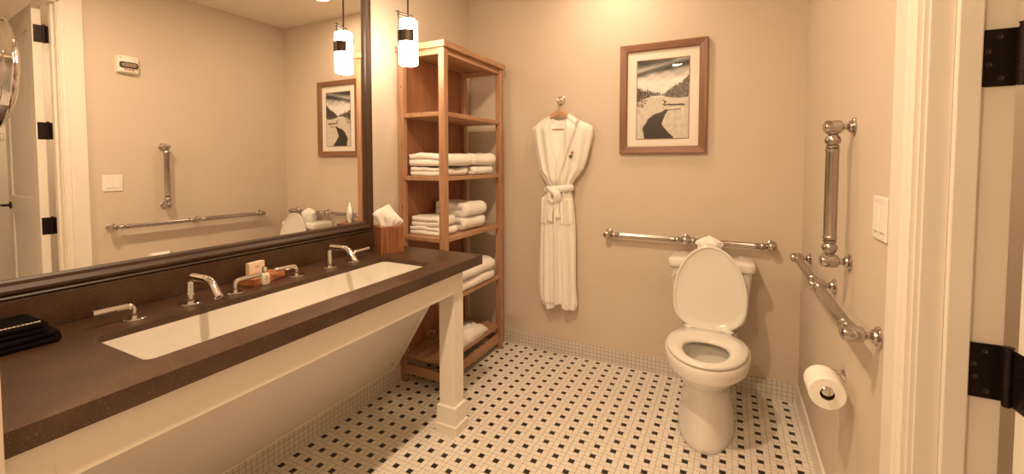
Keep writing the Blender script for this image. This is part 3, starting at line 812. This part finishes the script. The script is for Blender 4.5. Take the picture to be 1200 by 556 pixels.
def art(u, v):
    n1 = nz3(u * 3 + v * 5, v * 14 - u * 4, 0); n2 = nz3(u * 40, v * 60, 2); n3 = nz3(u * 14, v * 22, 5)
    hor = .47 + .008 * nz3(u * 9, 0, 1)
    if v < hor:
        s = .55 + .40 * min(1, v / .30)                                        # pale towards the horizon
        band = math.exp(-((v - (.17 - .10 * u) - .015 * n1) / .035) ** 2) * .75 + math.exp(-((v - (.02 + .02 * u)) / .07) ** 2) * (.9 - .5 * abs(u - .1)) - .5 * math.exp(-((v - (.13 - .13 * u)) / .025) ** 2)
        c = s * (1 - .75 * max(0, min(1, band + .18 * n1)))
        c = max(.06, min(.92, c + .10 * nz3(u * 4 + v * 8, v * 26 + u * 9, 6))); col = (c, c * .99, c * .98)
    else:
        c = .82 + .06 * n3; 
        col = (c, c * .97, c * .92)
    tl = interp([(0, .33), (.08, .37), (.2, .38), (.34, .41), (.5, .435), (.56, .43), (.62, .385), (.72, .345), (.84, .31), (.93, .26), (1, .23)], u) + .040 * nz3(u * 26, 3, 0) + .045 * nz3(u * 75, 7, 0)
    tb_ = interp([(0, .53), (.12, .49), (.3, .455), (.5, .455), (.6, .48), (.8, .50), (1, .49)], u)
    if tl < v < tb_:
        d = .10 if u > .52 else .30
        q = n2 + .5 * nz3(u * 80, v * 110, 9); c = (.045 if u > .52 else .10) + .9 * max(0, q - .02) + (.25 * max(0, q + .2) if v > tb_ - .05 else 0)
        if u < .3: c += .30 * max(0, n3 + .1)
        col = (c, c * .93, c * .86)
    if .50 < v < .60 and u < .22 - (v - .5) and n2 > .02: col = (.34, .31, .28)
    if v > .635:
        l = interp([(.635, .56), (.66, .50), (.69, .35), (.74, .24), (.80, .17), (.87, .12), (.93, .13), (.98, .15), (1, .15)], v) + .012 * n3
        r = interp([(.635, .60), (.66, .60), (.70, .56), (.76, .52), (.82, .49), (.87, .55), (.93, .63), (.98, .71), (1, .73)], v) + .01 * n3
        if l < u < r: c = .085 + .03 * max(0, n3); col = (c * 1.1, c, c * .95)
    # upper bend of the stream and the bank edges
    if .56 < v < .60 and .52 < u < .93 and abs(v - (.575 + .02 * (u - .5) + .008 * n3)) < .006 + .006 * u: col = (.16, .14, .13)
    if .51 < v < .575 and abs(u - (.50 + .12 * math.sin((v - .51) * 48) * .5)) < .02: col = (.30, .27, .25)
    if .625 < v < .655 and .6 < u < .86 and abs(v - (.645 - .03 * (u - .6))) < .005 + .004 * n2: col = (.18, .16, .15)
    return col
bm = bmesh.new(); NX, NZ = 150, 236
cl = bm.loops.layers.color.new('Col'); G = []
for j in range(NZ + 1):
    G.append([bm.verts.new((AX0 + (AX1 - AX0) * i / NX, -.0122, AZ1_ - (AZ1_ - AZ0_) * j / NZ)) for i in range(NX + 1)])
cc = [[art(i / NX, j / NZ) for i in range(NX + 1)] for j in range(NZ + 1)]
for j in range(NZ):
    for i in range(NX):
        f = bm.faces.new((G[j][i], G[j + 1][i], G[j + 1][i + 1], G[j][i + 1]))
        for lp, (a, b) in zip(f.loops, ((j, i), (j + 1, i), (j + 1, i + 1), (j, i + 1))): lp[cl] = cc[a][b] + (1,)
me = bpy.data.meshes.new('print'); bm.to_mesh(me); bm.free(); me.materials.append(M['print'])
o = bpy.data.objects.new('print', me); COL.objects.link(o); o.parent = t; o.matrix_parent_inverse = parent_world(t).inverted()
obj('glass', B_(FX0 + fw - .002, FX1 - fw + .002, -.0165, -.0145, FZ0 + fw - .002, FZ1 - fw + .002), M['glass'], t)

# ------------------------------------------------------------------ grab bars
def flange(bm, o, ax, s=1.):
    lathe(bm, [(0, 0), (.029 * s, 0), (.029 * s, .004), (.026 * s, .008), (.020 * s, .010), (.018 * s, .016), (.013 * s, .019), (.010 * s, .022), (.0105 * s, .040), (.013 * s, .043), (.010 * s, .046)], o, ax, 28)
def joint(bm, c, ax, r=.019, l=.046):
    lathe(bm, [(0, -l * .5), (r * .55, -l * .49), (r * .9, -l * .40), (r, -l * .25), (r, l * .25), (r * .9, l * .40), (r * .55, l * .49), (0, l * .5)], c, ax, 28, cap=False)
def bar_between(bm, a, b, r=.0165, vase=.040, e0=.018, e1=.018):
    a = Vector(a); b = Vector(b); d = b - a; L = d.length
    k = r / .0165
    p = [(.009 * k, e0 - .006), (.015 * k, e0), (.015 * k, e0 + .004), (.0115 * k, e0 + .007), (.0165 * k, e0 + .014), (.0205 * k, e0 + vase * .62), (.0195 * k, e0 + vase * .85), (.0135 * k, e0 + vase + .002), (.0175 * k, e0 + vase + .005), (.0175 * k, e0 + vase + .010), (.0140 * k, e0 + vase + .013), (r + .0018, e0 + vase + .016), (r + .0018, e0 + vase + .022), (r, e0 + vase + .024)]
    q = [(rr, L - h - e1 + e0) for rr, h in reversed(p)]
    pq = p + [(r, e0 + vase + .027), (r, L - e1 - vase - .027)] + q
    lathe(bm, pq, a, d, 28, flute=(len(p), len(p) + 1))
def grab_bar(label, pts, wall_ax, off, r=.0165, posts=None, jr=.022):
    """pts: axis points of the posts in order; wall_ax: direction from wall to room"""
    wa = Vector(wall_ax); pts = [Vector(p) for p in pts]
    t = thing('grab_bar', label, 'grab bar', tuple(pts[0] - wa * off), 'grab bars')
    d = (pts[-1] - pts[0]).normalized()
    for p in pts:
        bm = bmesh.new(); flange(bm, p - wa * off, wa); lathe(bm, [(.010, .040), (.010, off)], p - wa * off, wa, 24)
        joint(bm, p, wa, .0225, .056)
        obj('post', bm, M['nickel'], t, True, 35)
    for a, b in zip(pts, pts[1:]):
        bm = bmesh.new(); bar_between(bm, a, b, r); obj('bar', bm, M['nickelbar'], t, True, 35)
    return t
grab_bar('long horizontal grab bar with three posts on the back wall behind the toilet', [(1.090, -.062, .880), (1.563, -.062, .880), (2.010, -.062, .878)], (0, -1, 0), .060)
grab_bar('long horizontal grab bar with three posts low on the right wall', [(W - .058, -1.392, .884), (W - .058, -.848, .880), (W - .058, -.300, .876)], (-1, 0, 0), .058)
grab_bar('short vertical grab bar on the right wall above the horizontal one', [(W - .058, -1.058, 1.468), (W - .058, -1.058, 1.016)], (-1, 0, 0), .058, r=.0190)

# ------------------------------------------------------------------ toilet paper on its holder
t = thing('toilet_paper_holder', 'chrome toilet paper holder on the right wall under the grab bar', 'toilet paper holder', (W, -1.035, .62))
bm = bmesh.new()
lathe(bm, [(0, 0), (.026, 0), (.026, .004), (.020, .008), (.016, .012), (.009, .014), (.0085, .07)], (W, -1.035, .6265), (-1, 0, 0), 28)
obj('flange', bm, M['chrome'], t, True, 35)
bm = bmesh.new()
tube(bm, arc_path([(W - .045, -1.035, .6265), (W - .074, -1.035, .6265), (W - .076, -1.060, .6265), (W - .076, -1.195, .6265)], .012), .0085, 14)
lathe(bm, [(0, 0), (.013, .001), (.016, .006), (.013, .012), (.009, .014)], (W - .076, -1.209, .6265), (0, 1, 0), 24)
obj('arm', bm, M['chrome'], t, True, 35)
bm = bmesh.new(); TX, TY0, TY1, TZ = W - .074, -1.190, -1.084, .612
lathe(bm, [(.020, 0), (.0485, 0), (.0505, .002), (.0505, TY1 - TY0 - .002), (.0485, TY1 - TY0), (.020, TY1 - TY0), (.020, 0)], (TX, TY0, TZ), (0, 1, 0), 48, cap=False)
tr_ = thing('toilet_roll', 'white toilet paper roll hanging on the holder on the right wall', 'toilet roll', (TX, TY0, TZ))
obj('paper', bm, M['paper'], tr_, True, 40)
bm = bmesh.new(); lathe(bm, [(.0198, .001), (.0198, TY1 - TY0 - .001), (.0192, TY1 - TY0 - .001), (.0192, .001), (.0198, .001)], (TX, TY0, TZ), (0, 1, 0), 32, cap=False)
obj('core', bm, M['cardboard'], tr_, True, 40)

# ------------------------------------------------------------------ switch and alarm on the right wall
t = thing('light_switch', 'double rocker light switch plate beside the door casing', 'light switch', (W, -1.372, 1.20))
obj('plate', B_(W - .006, W, -1.430, -1.314, 1.142, 1.258, bev=.0025), M['plate'], t)
for yc in (-1.395, -1.349):
    bm = bmesh.new(); prism(bm, [(W - .006, 1.167), (W - .0105, 1.167), (W - .008, 1.20), (W - .0075, 1.233), (W - .006, 1.233)], 'y', yc - .0165, yc + .0165)
    obj('rocker', bm, M['plate'], t)
for yc in (-1.395, -1.349):
    for z in (1.152, 1.248):
        bm = bmesh.new(); lathe(bm, [(.003, 0), (.003, .0008), (0, .0008)], (W - .006, yc, z), (-1, 0, 0), 10)
        obj('screw', bm, M['plate'], t)
t = thing('wall_alarm', 'white alarm box with clear lens and red lettering high up, seen in the mirror', 'alarm', (W, -1.268, 2.0))
bm = bmesh.new()
sec = []
for k in range(13):
    s = k / 12; y = -1.330 + .125 * s; sec.append((y, .030 + .014 * math.sin(PI * s)))
loft(bm, [[(W, sec[0][0], z), *[(W - d * f, y, z) for y, d in sec], (W, sec[-1][0], z)] for z, f in ((1.995, .55), (2.003, .96), (2.012, 1), (2.108, 1), (2.116, .94))])
obj('housing', bm, M['plate'], t)
bm = bmesh.new(); loft(bm, [[(W - .043 - .008 * q[2], -1.268 + q[0], 2.052 + q[1]) for q in [(x, z, 0) for x, z in rrect(-.048, .048, -.016, .016, .012, 4)]], [(W - .050, -1.268 + x * .92, 2.052 + z * .85) for x, z in rrect(-.048, .048, -.016, .016, .012, 4)]])
obj('strobe_lens', bm, M['chrome'], t, True, 30)
bm = bmesh.new(); ro_ = rrect(-.054, .054, -.021, .021, .014, 4); ri_ = rrect(-.047, .047, -.015, .015, .011, 4)
loft(bm, [[(W - .040, -1.268 + x, 2.052 + z) for x, z in ro_], [(W - .0475, -1.268 + x, 2.052 + z) for x, z in ro_], [(W - .0475, -1.268 + x, 2.052 + z) for x, z in ri_]])
obj('lens_bezel', bm, M['dark'], t)
for k, (y, w) in enumerate(((-.026, .008), (-.013, .006), (-.002, .009), (.012, .005), (.022, .006))): obj('red_letter', B_(W - .0455, W - .0430, -1.268 + y, -1.268 + y + w, 2.014, 2.026), M['red'], t)
for k, (y, w) in enumerate(((-.050, .012), (-.036, .008), (.024, .004), (.034, .012))): obj('red_letter', B_(W - .0440 + (.006 if abs(y) > .03 else 0.002), W - .030, -1.268 + y, -1.268 + y + w, 2.100, 2.104), M['red'], t)

# ------------------------------------------------------------------ shaving mirror on the niche wall
dc = Vector((.275, -2.512, 1.556)); nn = Vector((0.0, -1.0, 0.03)).normalized()
t = thing('shaving_mirror', 'round chrome magnifying mirror on a wall arm at the far left edge', 'shaving mirror', (.19, -2.592, 1.36))
bm = bmesh.new(); Rm = .140
lathe(bm, [(0, .004), (Rm * .55, .0035), (Rm * .93, .0005), (Rm * .94, .006), (Rm * .985, .008), (Rm, .003), (Rm, -.004), (Rm * .975, -.007), (Rm * .975, -.010), (Rm * .985, -.020), (Rm * .93, -.030), (Rm * .80, -.037), (Rm * .5, -.043), (0, -.045)], dc, nn, 64, cap=False)
obj('mirror_head', bm, M['chrome'], t, True, 35)
bm = bmesh.new()
sd = Vector((0, 0, 1)).cross(nn).normalized()
cb = dc - nn * .025
ypts = [cb + Vector((0, 0, -Rm - .004)) + sd * .0 , cb + Vector((0, 0, -Rm - .022)), Vector((.24, -2.545, 1.40)), Vector((.22, -2.552, 1.385))]
tube(bm, ypts, .006, 12)
box(bm, cb.x - .014, cb.x + .014, cb.y - .008, cb.y + .008, cb.z - Rm - .016, cb.z - Rm + .002, bev=.002)
tube(bm, [(.22, -2.552, 1.385), (.19, -2.575, 1.36)], .006, 12)
obj('arm', bm, M['chrome'], t, True, 40)
bm = bmesh.new(); lathe(bm, [(0, 0), (.030, 0), (.030, .006), (.022, .011), (.010, .013), (.010, .030), (0, .030)], (.19, -2.592, 1.36), (0, 1, 0), 32, cap=False)
obj('wall_flange', bm, M['chrome'], t, True, 40)

# ------------------------------------------------------------------ toilet
TCX = 1.707
t = thing('toilet', 'white two-piece toilet with raised lid standing against the back wall', 'toilet', (TCX, -.45, 0))
def egg(a, yf, yb, z, n=56, p=2.2, yc=None, pf=2.05):
    """half width a; front at yf, back at yb (y); widest point at yc"""
    if yc is None: yc = yb + (yf - yb) * .42
    out = []
    for k in range(n):
        th = 2 * PI * k / n; c, s = math.cos(th), math.sin(th)
        ex_ = 2 / p
        x = a * math.copysign(abs(c) ** (ex_ if s > 0 else 2 / pf), c)
        q = math.copysign(abs(s) ** (1.0 if s < 0 else ex_), s)
        y = yc + (yb - yc) * q if s > 0 else yc + (yc - yf) * q
        out.append((TCX + x, y, z))
    return out
bm = bmesh.new()
lv = [(0, .136, -.708, -.14), (.004, .140, -.712, -.136), (.03, .137, -.706, -.14), (.08, .130, -.694, -.15), (.15, .118, -.674, -.16), (.21, .112, -.662, -.17), (.25, .116, -.672, -.17), (.285, .133, -.700, -.17), (.315, .156, -.738, -.17),
      (.342, .174, -.766, -.18), (.360, .184, -.781, -.20), (.3635, .186, -.784, -.20), (.366, .194, -.797, -.21), (.370, .1955, -.7985, -.22), (.405, .197, -.802, -.25), (.424, .195, -.800, -.26), (.432, .188, -.793, -.265)]
rings = [egg(a, f, b, z) for z, a, f, b in lv]
# inside of the bowl
for z, a, f, b in ((.432, .150, -.752, -.40), (.420, .128, -.735, -.42), (.405, .122, -.728, -.44), (.400, .138, -.742, -.42), (.385, .140, -.742, -.42), (.33, .122, -.70, -.44), (.27, .090, -.65, -.46), (.23, .060, -.60, -.48), (.22, .02, -.55, -.50)):
    rings.append(egg(a, f, b, z))
loft(bm, rings)
obj('bowl', bm, M['ceramic'], t, True, 60)
bm = bmesh.new()    # deck that carries the tank
loft(bm, [[(TCX + x, y, z) for x, y in rrect(-w, w, y0_, -.02, .04, 5)] for z, w, y0_ in ((.28, .100, -.24), (.36, .125, -.27), (.40, .138, -.285), (.428, .138, -.285))])
obj('tank_deck', bm, M['ceramic'], t, True, 50)
bm = bmesh.new()
loft(bm, [[(TCX + x, y, z) for x, y in rrect(-w, w, yf, -.022, .035, 6)] for z, w, yf in ((.428, .150, -.180), (.45, .172, -.195), (.50, .185, -.205), (.60, .195, -.213), (.70, .203, -.220), (.760, .207, -.224))])
obj('tank', bm, M['ceramic'], t, True, 50)
bm = bmesh.new()
def lidr(w, yf, z, r=.03): return [(TCX + x, y - (.012 * (1 - (x / w) ** 2) if y < -.12 else 0), z) for x, y in rrect(-w, w, yf, -.014, r, 8)]
loft(bm, [lidr(.212, -.228, .752), lidr(.219, -.236, .756), lidr(.221, -.238, .762), lidr(.221, -.238, .792), lidr(.217, -.234, .800), lidr(.205, -.222, .805), lidr(.15, -.17, .808)])
obj('tank_lid', bm, M['ceramic'], t, True, 50)
bm = bmesh.new()
lathe(bm, [(0, 0), (.011, 0), (.011, .008), (0, .010)], (TCX - .165, -.222, .705), (0, -1, 0), 20, cap=False)
tube(bm, [(TCX - .175, -.235, .702), (TCX - .19, -.237, .701), (TCX - .205, -.236, .700)], [.0045, .005, .004], 10)
obj('flush_lever', bm, M['chrome'], t, True, 40)
# seat
def eggring(a, yf, yb, z, **k): return egg(a, yf, yb, z, **k)
SZt = .452
bm = bmesh.new()
O = dict(p=2.4)
rs = [egg(.176, -.786, -.330, .434, **O), egg(.183, -.795, -.322, .438, **O), egg(.184, -.796, -.321, .446, **O), egg(.178, -.789, -.328, SZt, **O), egg(.145, -.765, -.40, SZt + .004, **O), egg(.112, -.747, -.470, SZt, **O),
      egg(.103, -.740, -.482, .445, **O), egg(.102, -.739, -.483, .436, **O)]
V_ = [[bm.verts.new(p) for p in r] for r in rs]
for a in range(len(V_)):
    b = (a + 1) % len(V_)
    for k in range(56): bm.faces.new((V_[a][k], V_[a][(k + 1) % 56], V_[b][(k + 1) % 56], V_[b][k]))
obj('seat', bm, M['seat'], t, True, 60)
# raised lid: egg in its own plane, tilted back
HY, HZ = -.312, .447; tilt = math.radians(8.0)
def lidp(a, lt, lb, d, n=56):
    out = []
    for (x, y, z) in egg(a, -lt, -lb, 0, n=n, p=2.7, yc=-(lb + (lt - lb) * .38), pf=1.95):
        h = -y                                   # distance up the lid from the hinge
        out.append((x, HY + math.sin(tilt) * h - d * math.cos(tilt), HZ + math.cos(tilt) * h + d * math.sin(tilt) * -1))
    return out
bm = bmesh.new()
loft(bm, [lidp(.160, .425, .02, -.018), lidp(.176, .442, .004, -.012), lidp(.182, .448, -.002, -.002), lidp(.183, .449, -.003, .004), lidp(.180, .446, .0, .006), lidp(.172, .438, .008, .005), lidp(.168, .434, .014, -.002), lidp(.150, .40, .045, -.006), lidp(.06, .30, .14, -.007)])
obj('lid', bm, M['seat'], t, True, 40)
bm = bmesh.new()
for s in (-1, 1):
    lathe(bm, [(0, 0), (.011, 0), (.012, .003), (.012, .030), (.011, .033), (0, .033)], (TCX + s * .095 - (.0165), HY - .004, .447), (1, 0, 0), 20, cap=False)
    box(bm, TCX + s * .095 - .016, TCX + s * .095 + .016, HY - .03, HY + .014, .432, .446, bev=.004)
tube(bm, [(TCX - .12, HY - .004, .450), (TCX + .12, HY - .004, .450)], .007, 10)
obj('hinge', bm, M['seat'], t, True, 40)
# rim jets / bolt caps
for s in (-1, 1):
    bm = bmesh.new(); lathe(bm, [(0, .014), (.008, .012), (.012, .004), (.012, 0)], (TCX + s * .128, -.36, .02), (s * .8, 0, .6), 16, cap=False)
    obj('bolt_cap', bm, M['ceramic'], t, True, 50)

# spare roll with folded tissue on the tank
SRX, SRY = 1.697, -.115
t = thing('spare_toilet_roll', 'spare paper roll with pleated tissue crown standing on the toilet tank behind the lid', 'toilet roll', (SRX, SRY, .808))
bm = bmesh.new(); lathe(bm, [(.018, 0), (.060, 0), (.0625, .003), (.0625, .082), (.060, .085), (.018, .085), (.018, 0)], (SRX, SRY, .8085), seg=40, cap=False)
obj('paper', bm, M['paper'], t, True, 40)
bm = bmesh.new(); NU = 48; g_ = []
for j in range(13):
    h = j / 12; row = []
    for i in range(NU):
        a = 2 * PI * i / NU; f = 1 + .10 * math.cos(6 * a) * (1 - h)
        r = (.066 * (1 - h ** 1.6) * f + .004); 
        row.append(bm.verts.new((SRX + r * math.cos(a), SRY + r * .8 * math.sin(a), .874 + .052 * h + .006 * math.cos(6 * a) * (1 - h))))
    g_.append(row)
for j in range(12):
    for i in range(NU): bm.faces.new((g_[j][i], g_[j][(i + 1) % NU], g_[j + 1][(i + 1) % NU], g_[j + 1][i]))
bm.faces.new(g_[-1]); bm.faces.new(g_[0][::-1])
obj('tissue_crown', bm, M['tissue'], t, True, 50)

# ------------------------------------------------------------------ robe hook, hanger, robe
HKX, HKZ = .746, 1.776
t = thing('robe_hook', 'small round chrome hook on the back wall holding the robe hanger', 'hook', (HKX, 0, HKZ))
bm = bmesh.new()
lathe(bm, [(0, 0), (.031, 0), (.031, .004), (.026, .009), (.013, .013), (.010, .030), (.014, .036), (.018, .044), (.014, .053), (0, .056)], (HKX, 0, HKZ), (0, -1, 0), 28, cap=False)
obj('rosette', bm, M['chrome'], t, True, 40)
bm = bmesh.new(); tube(bm, arc_path([(HKX, -.030, HKZ), (HKX, -.040, HKZ - .030), (HKX, -.068, HKZ - .030), (HKX, -.074, HKZ - .008)], .014), .004, 10); obj('prong', bm, M['chrome'], t, True, 40)
t = thing('clothes_hanger', 'wooden clothes hanger on the chrome hook, inside the white robe', 'hanger', (HKX, -.055, HKZ - .03))
hcx = .757
bm = bmesh.new()
hk = [(HKX + .008, -.055, HKZ - .012)] + [(HKX + .002 + .0115 * math.sin(a), -.055, HKZ - .022 + .012 * math.cos(a)) for a in [math.radians(q) for q in (20, 0, -30, -60, -90, -120, -150)]]
hk = [(HKX + .014, -.055, HKZ - .030), (HKX + .014, -.055, HKZ - .018), (HKX + .008, -.055, HKZ - .010), (HKX - .002, -.055, HKZ - .010), (HKX - .007, -.055, HKZ - .020), (HKX - .003, -.055, HKZ - .040), (HKX + .002, -.055, HKZ - .060), (HKX + .004, -.055, 1.690)]
tube(bm, hk, .0026, 8); obj('hook_wire', bm, M['chrome'], t, True, 60)
bm = bmesh.new()
rings = []
for k in range(25):
    s = -1 + 2 * k / 24; x = hcx - .006 + s * .195
    z = 1.684 - .11 * abs(s) ** 1.15 + (.006 * math.cos(PI * s)); hh = .018 - .008 * abs(s)
    rings.append([(x, -.055 - .010 + .004 * abs(s), z - hh), (x, -.055 + .006, z - hh), (x, -.055 + .008, z + hh * .6), (x, -.055, z + hh), (x, -.055 - .010, z + hh * .6)])
loft(bm, rings); obj('shoulder_bar', bm, M['hangwood'], t, True, 50)
bm = bmesh.new(); tube(bm, [(hcx - .165, -.056, 1.572), (hcx + .15, -.056, 1.572)], .0065, 12); obj('trouser_bar', bm, M['hangwood'], t, True, 60)

rt = thing('bathrobe', 'white plush bathrobe with a tied belt hanging on the back wall', 'robe', (.757, -.06, .35))
EL = [(.345, .645), (.364, .634), (.43, .618), (.506, .611), (.65, .614), (.785, .619), (.923, .627), (1.06, .632), (1.105, .634), (1.118, .655), (1.139, .672), (1.192, .665), (1.24, .640), (1.292, .608), (1.37, .592), (1.458, .574), (1.52, .558), (1.555, .546), (1.578, .544), (1.596, .560), (1.628, .613), (1.650, .655), (1.666, .690), (1.672, .700)]
ER = [(.345, .880), (.384, .891), (.45, .884), (.54, .878), (.65, .877), (.778, .877), (.85, .876), (.939, .872), (1.06, .862), (1.120, .850), (1.139, .846), (1.179, .838), (1.228, .865), (1.27, .900), (1.306, .928), (1.362, .949), (1.44, .968), (1.524, .988), (1.57, .991), (1.590, .982), (1.612, .940), (1.633, .894), (1.655, .862), (1.672, .840)]
ZT = 1.672; ZB = .345
VL = [(1.300, .757), (1.334, .748), (1.45, .722), (1.561, .700), (1.62, .694), (1.68, .692)]      # inner edge, left
VR = [(1.300, .757), (1.334, .755), (1.45, .776), (1.558, .800), (1.62, .816), (1.68, .826)]
LOL = [(1.180, .735), (1.292, .652), (1.40, .624), (1.50, .606), (1.606, .594), (1.68, .640)]      # outer edge of lapel, left
LOR = [(1.180, .770), (1.293, .790), (1.351, .812), (1.45, .846), (1.55, .880), (1.628, .897), (1.68, .860)]
def sst(a, b, x): x = max(0, min(1, (x - a) / (b - a))); return x * x * (3 - 2 * x)
def rdepth(x, z, xl, xr):
    s = (x - xl) / max(1e-6, xr - xl) * 2 - 1
    body = .050 * max(0, 1 - abs(s) ** 2.6) ** .5
    if z < 1.12: body *= 1.0
    up = sst(1.12, 1.5, z)
    # fold ridges: long fall folds below the belt, gathered folds above it
    fx = (x - .757) / max(.05, (xr - xl))
    lo = .010 * math.sin(fx * 24 + 1.3 + 1.2 * math.sin(z * 2.2)) + .007 * math.sin(fx * 41 + z * 3) + .008 * nz3(x * 11, z * 2.2, 3)
    hi = .008 * math.sin(fx * 34 + (z - 1.2) * 4) + .006 * nz3(x * 20, z * 4, 8)
    f = (lo * (1 - sst(1.10, 1.2, z)) + hi * sst(1.10, 1.2, z)) * (1 - abs(s) ** 6)
    d = body + f
    # waist cinch
    d -= .016 * math.exp(-((z - 1.178) / .03) ** 2)
    # shoulders lie flatter on the hanger
    d *= 1 - .35 * sst(1.55, 1.66, z)
    # inner lining in the V
    if z > 1.30:
        il, ir = interp(VL, z), interp(VR, z)
        inside = sst(il - .004, il + .006, x) * (1 - sst(ir - .006, ir + .004, x))
        back = .010 + .006 * nz3(x * 12, z * 8, 1)
        if z > 1.60: back = .004
        d = d * (1 - inside) + back * inside
    # lapels
    if z > 1.18:
        g = 0
        if z > 1.0:
            ol, il = interp(LOL, z), interp(VL, z) if z > 1.3 else interp([(1.18, .765), (1.3, .757)], z)
            g = max(g, sst(ol - .003, ol + .004, x) * (1 - sst(il - .010, il + .004, x)) * .9)
            ir, orr = interp(VR, z) if z > 1.3 else interp([(1.18, .745), (1.3, .757)], z), interp(LOR, z)
            g2 = sst(ir - .003, ir + .006, x) * (1 - sst(orr - .003, orr + .002, x))
            g = max(g, g2 * 1.15)
        d += .019 * g * sst(1.18, 1.24, z)
    # front overlap edge below the belt
    if z < 1.16:
        d += .012 * (1 - sst(.770 + .03 * (1 - z), .776 + .03 * (1 - z), x)) * sst(.375, .385, z)
    # patch pockets
    if .925 < z < 1.105:
        pl = sst(.632, .640, x) * (1 - sst(.684, .690, x)); prr = sst(.768, .776, x) * (1 - sst(.858, .866, x))
        e = sst(.925, .932, z) * (1 - sst(1.098, 1.105, z))
        d += .010 * max(pl, prr) * e
    return max(d, .003)
bm = bmesh.new(); NXr, NZr = 110, 300; F_ = []; K_ = []
hem = lambda u: .352 + .014 * (1 - sst(.0, .12, u)) - .014 * math.exp(-((u - .25) / .14) ** 2) + .026 * math.exp(-((u - .52) / .12) ** 2) - .006 * sst(.6, .9, u)
for j in range(NZr + 1):
    row = []; rb = []
    for i in range(NXr + 1):
        u = i / NXr
        zt = ZT - .0 ; zb_ = hem(u)
        z = zb_ + (zt - zb_) * j / NZr
        xl, xr = interp(EL, z), interp(ER, z)
        x = xl + (xr - xl) * u
        zc = z
        if z > 1.60:      # neckline dips between the collar ends
            il, ir = interp(VL, z), interp(VR, z)
            if il < x < ir: zc = z - (z - 1.60) * .55 * math.sin(PI * (x - il) / (ir - il)) ** .5
        d = rdepth(x, z, xl, xr)
        row.append(bm.verts.new((x, -.050 - d, zc)))
        rb.append(row[-1] if i in (0, NXr) or j in (0, NZr) else bm.verts.new((x, -.046 + .030 * (1 - abs(2 * u - 1) ** 4) * (1 - sst(1.5, 1.6, z)), zc)))
    F_.append(row); K_.append(rb)
for G in (F_, K_):
    for j in range(NZr):
        for i in range(NXr): 
            try: bm.faces.new((G[j][i], G[j][i + 1], G[j + 1][i + 1], G[j + 1][i]))
            except ValueError: pass
obj('robe_body', bm, M['robe'], rt, True)
# belt, knot and tails
bm = bmesh.new(); ring = []
for k in range(40):
    a = 2 * PI * k / 40; cxb, wb = .755, .090
    ring.append((cxb + wb * math.cos(a), -.058 + (.053 if math.sin(a) < 0 else .030) * math.sin(a), 1.168 + .010 * math.cos(a)))
tube(bm, ring, .019, 12, closed=True, flat=1.25); 
bel = obj('belt', bm, M['robe'], rt, True)
bm = bmesh.new()
kx_, kz_ = .742, 1.120
tube(bm, [(kx_ + .034 * math.cos(a), -.118 - .006 * math.sin(2 * a), kz_ + .036 * math.sin(a)) for a in [2 * PI * k / 28 for k in range(28)]], .018, 12, closed=True)
tube(bm, [(kx_ - .050, -.112, kz_ + .060), (kx_ - .020, -.130, kz_ + .045), (kx_ + .015, -.134, kz_ + .02), (kx_ + .020, -.128, kz_ - .022), (kx_ - .005, -.120, kz_ - .045)], [.013, .018, .019, .018, .014], 12)
obj('belt_knot', bm, M['robe'], bel, True)
bm = bmesh.new()
def tail(x0, z0, x1, z1, w):
    rg = []
    for k in range(15):
        s = k / 14; x = x0 + (x1 - x0) * s + .003 * math.sin(s * 7); z = z0 + (z1 - z0) * s; y = -.113 + .004 * math.sin(s * 5)
        ww = w * (.75 + .25 * min(1, s * 4))
        rg.append([(x - ww, y, z), (x - ww * .7, y - .007, z), (x, y - .009, z), (x + ww * .7, y - .007, z), (x + ww, y, z), (x + ww * .7, y + .004, z), (x - ww * .7, y + .004, z)])
    loft(bm, rg)
tail(.722, 1.100, .712, .945, .021)
tail(.755, 1.095, .768, .975, .018)
obj('belt_tail', bm, M['robe'], bel, True)
bm = bmesh.new()      # small embroidered emblem on the right lapel
lathe(bm, [(0, .0008), (.011, .0006), (.012, 0)], (.856, -.114, 1.388), (0, -1, .1), 16, cap=False, mi=0)
lathe(bm, [(0, .0008), (.008, .0006), (.009, 0)], (.866, -.113, 1.412), (0, -1, .1), 14, cap=False, mi=1)
tube(bm, [(.862, -.114, 1.395), (.868, -.113, 1.415), (.872, -.112, 1.426)], .0018, 6)
obj('emblem', bm, [M['ink'], M['red']], rt, True)
bm = bmesh.new(); box(bm, .742, .778, -.072, -.0695, 1.602, 1.612); obj('neck_label', bm, M['plate'], rt)
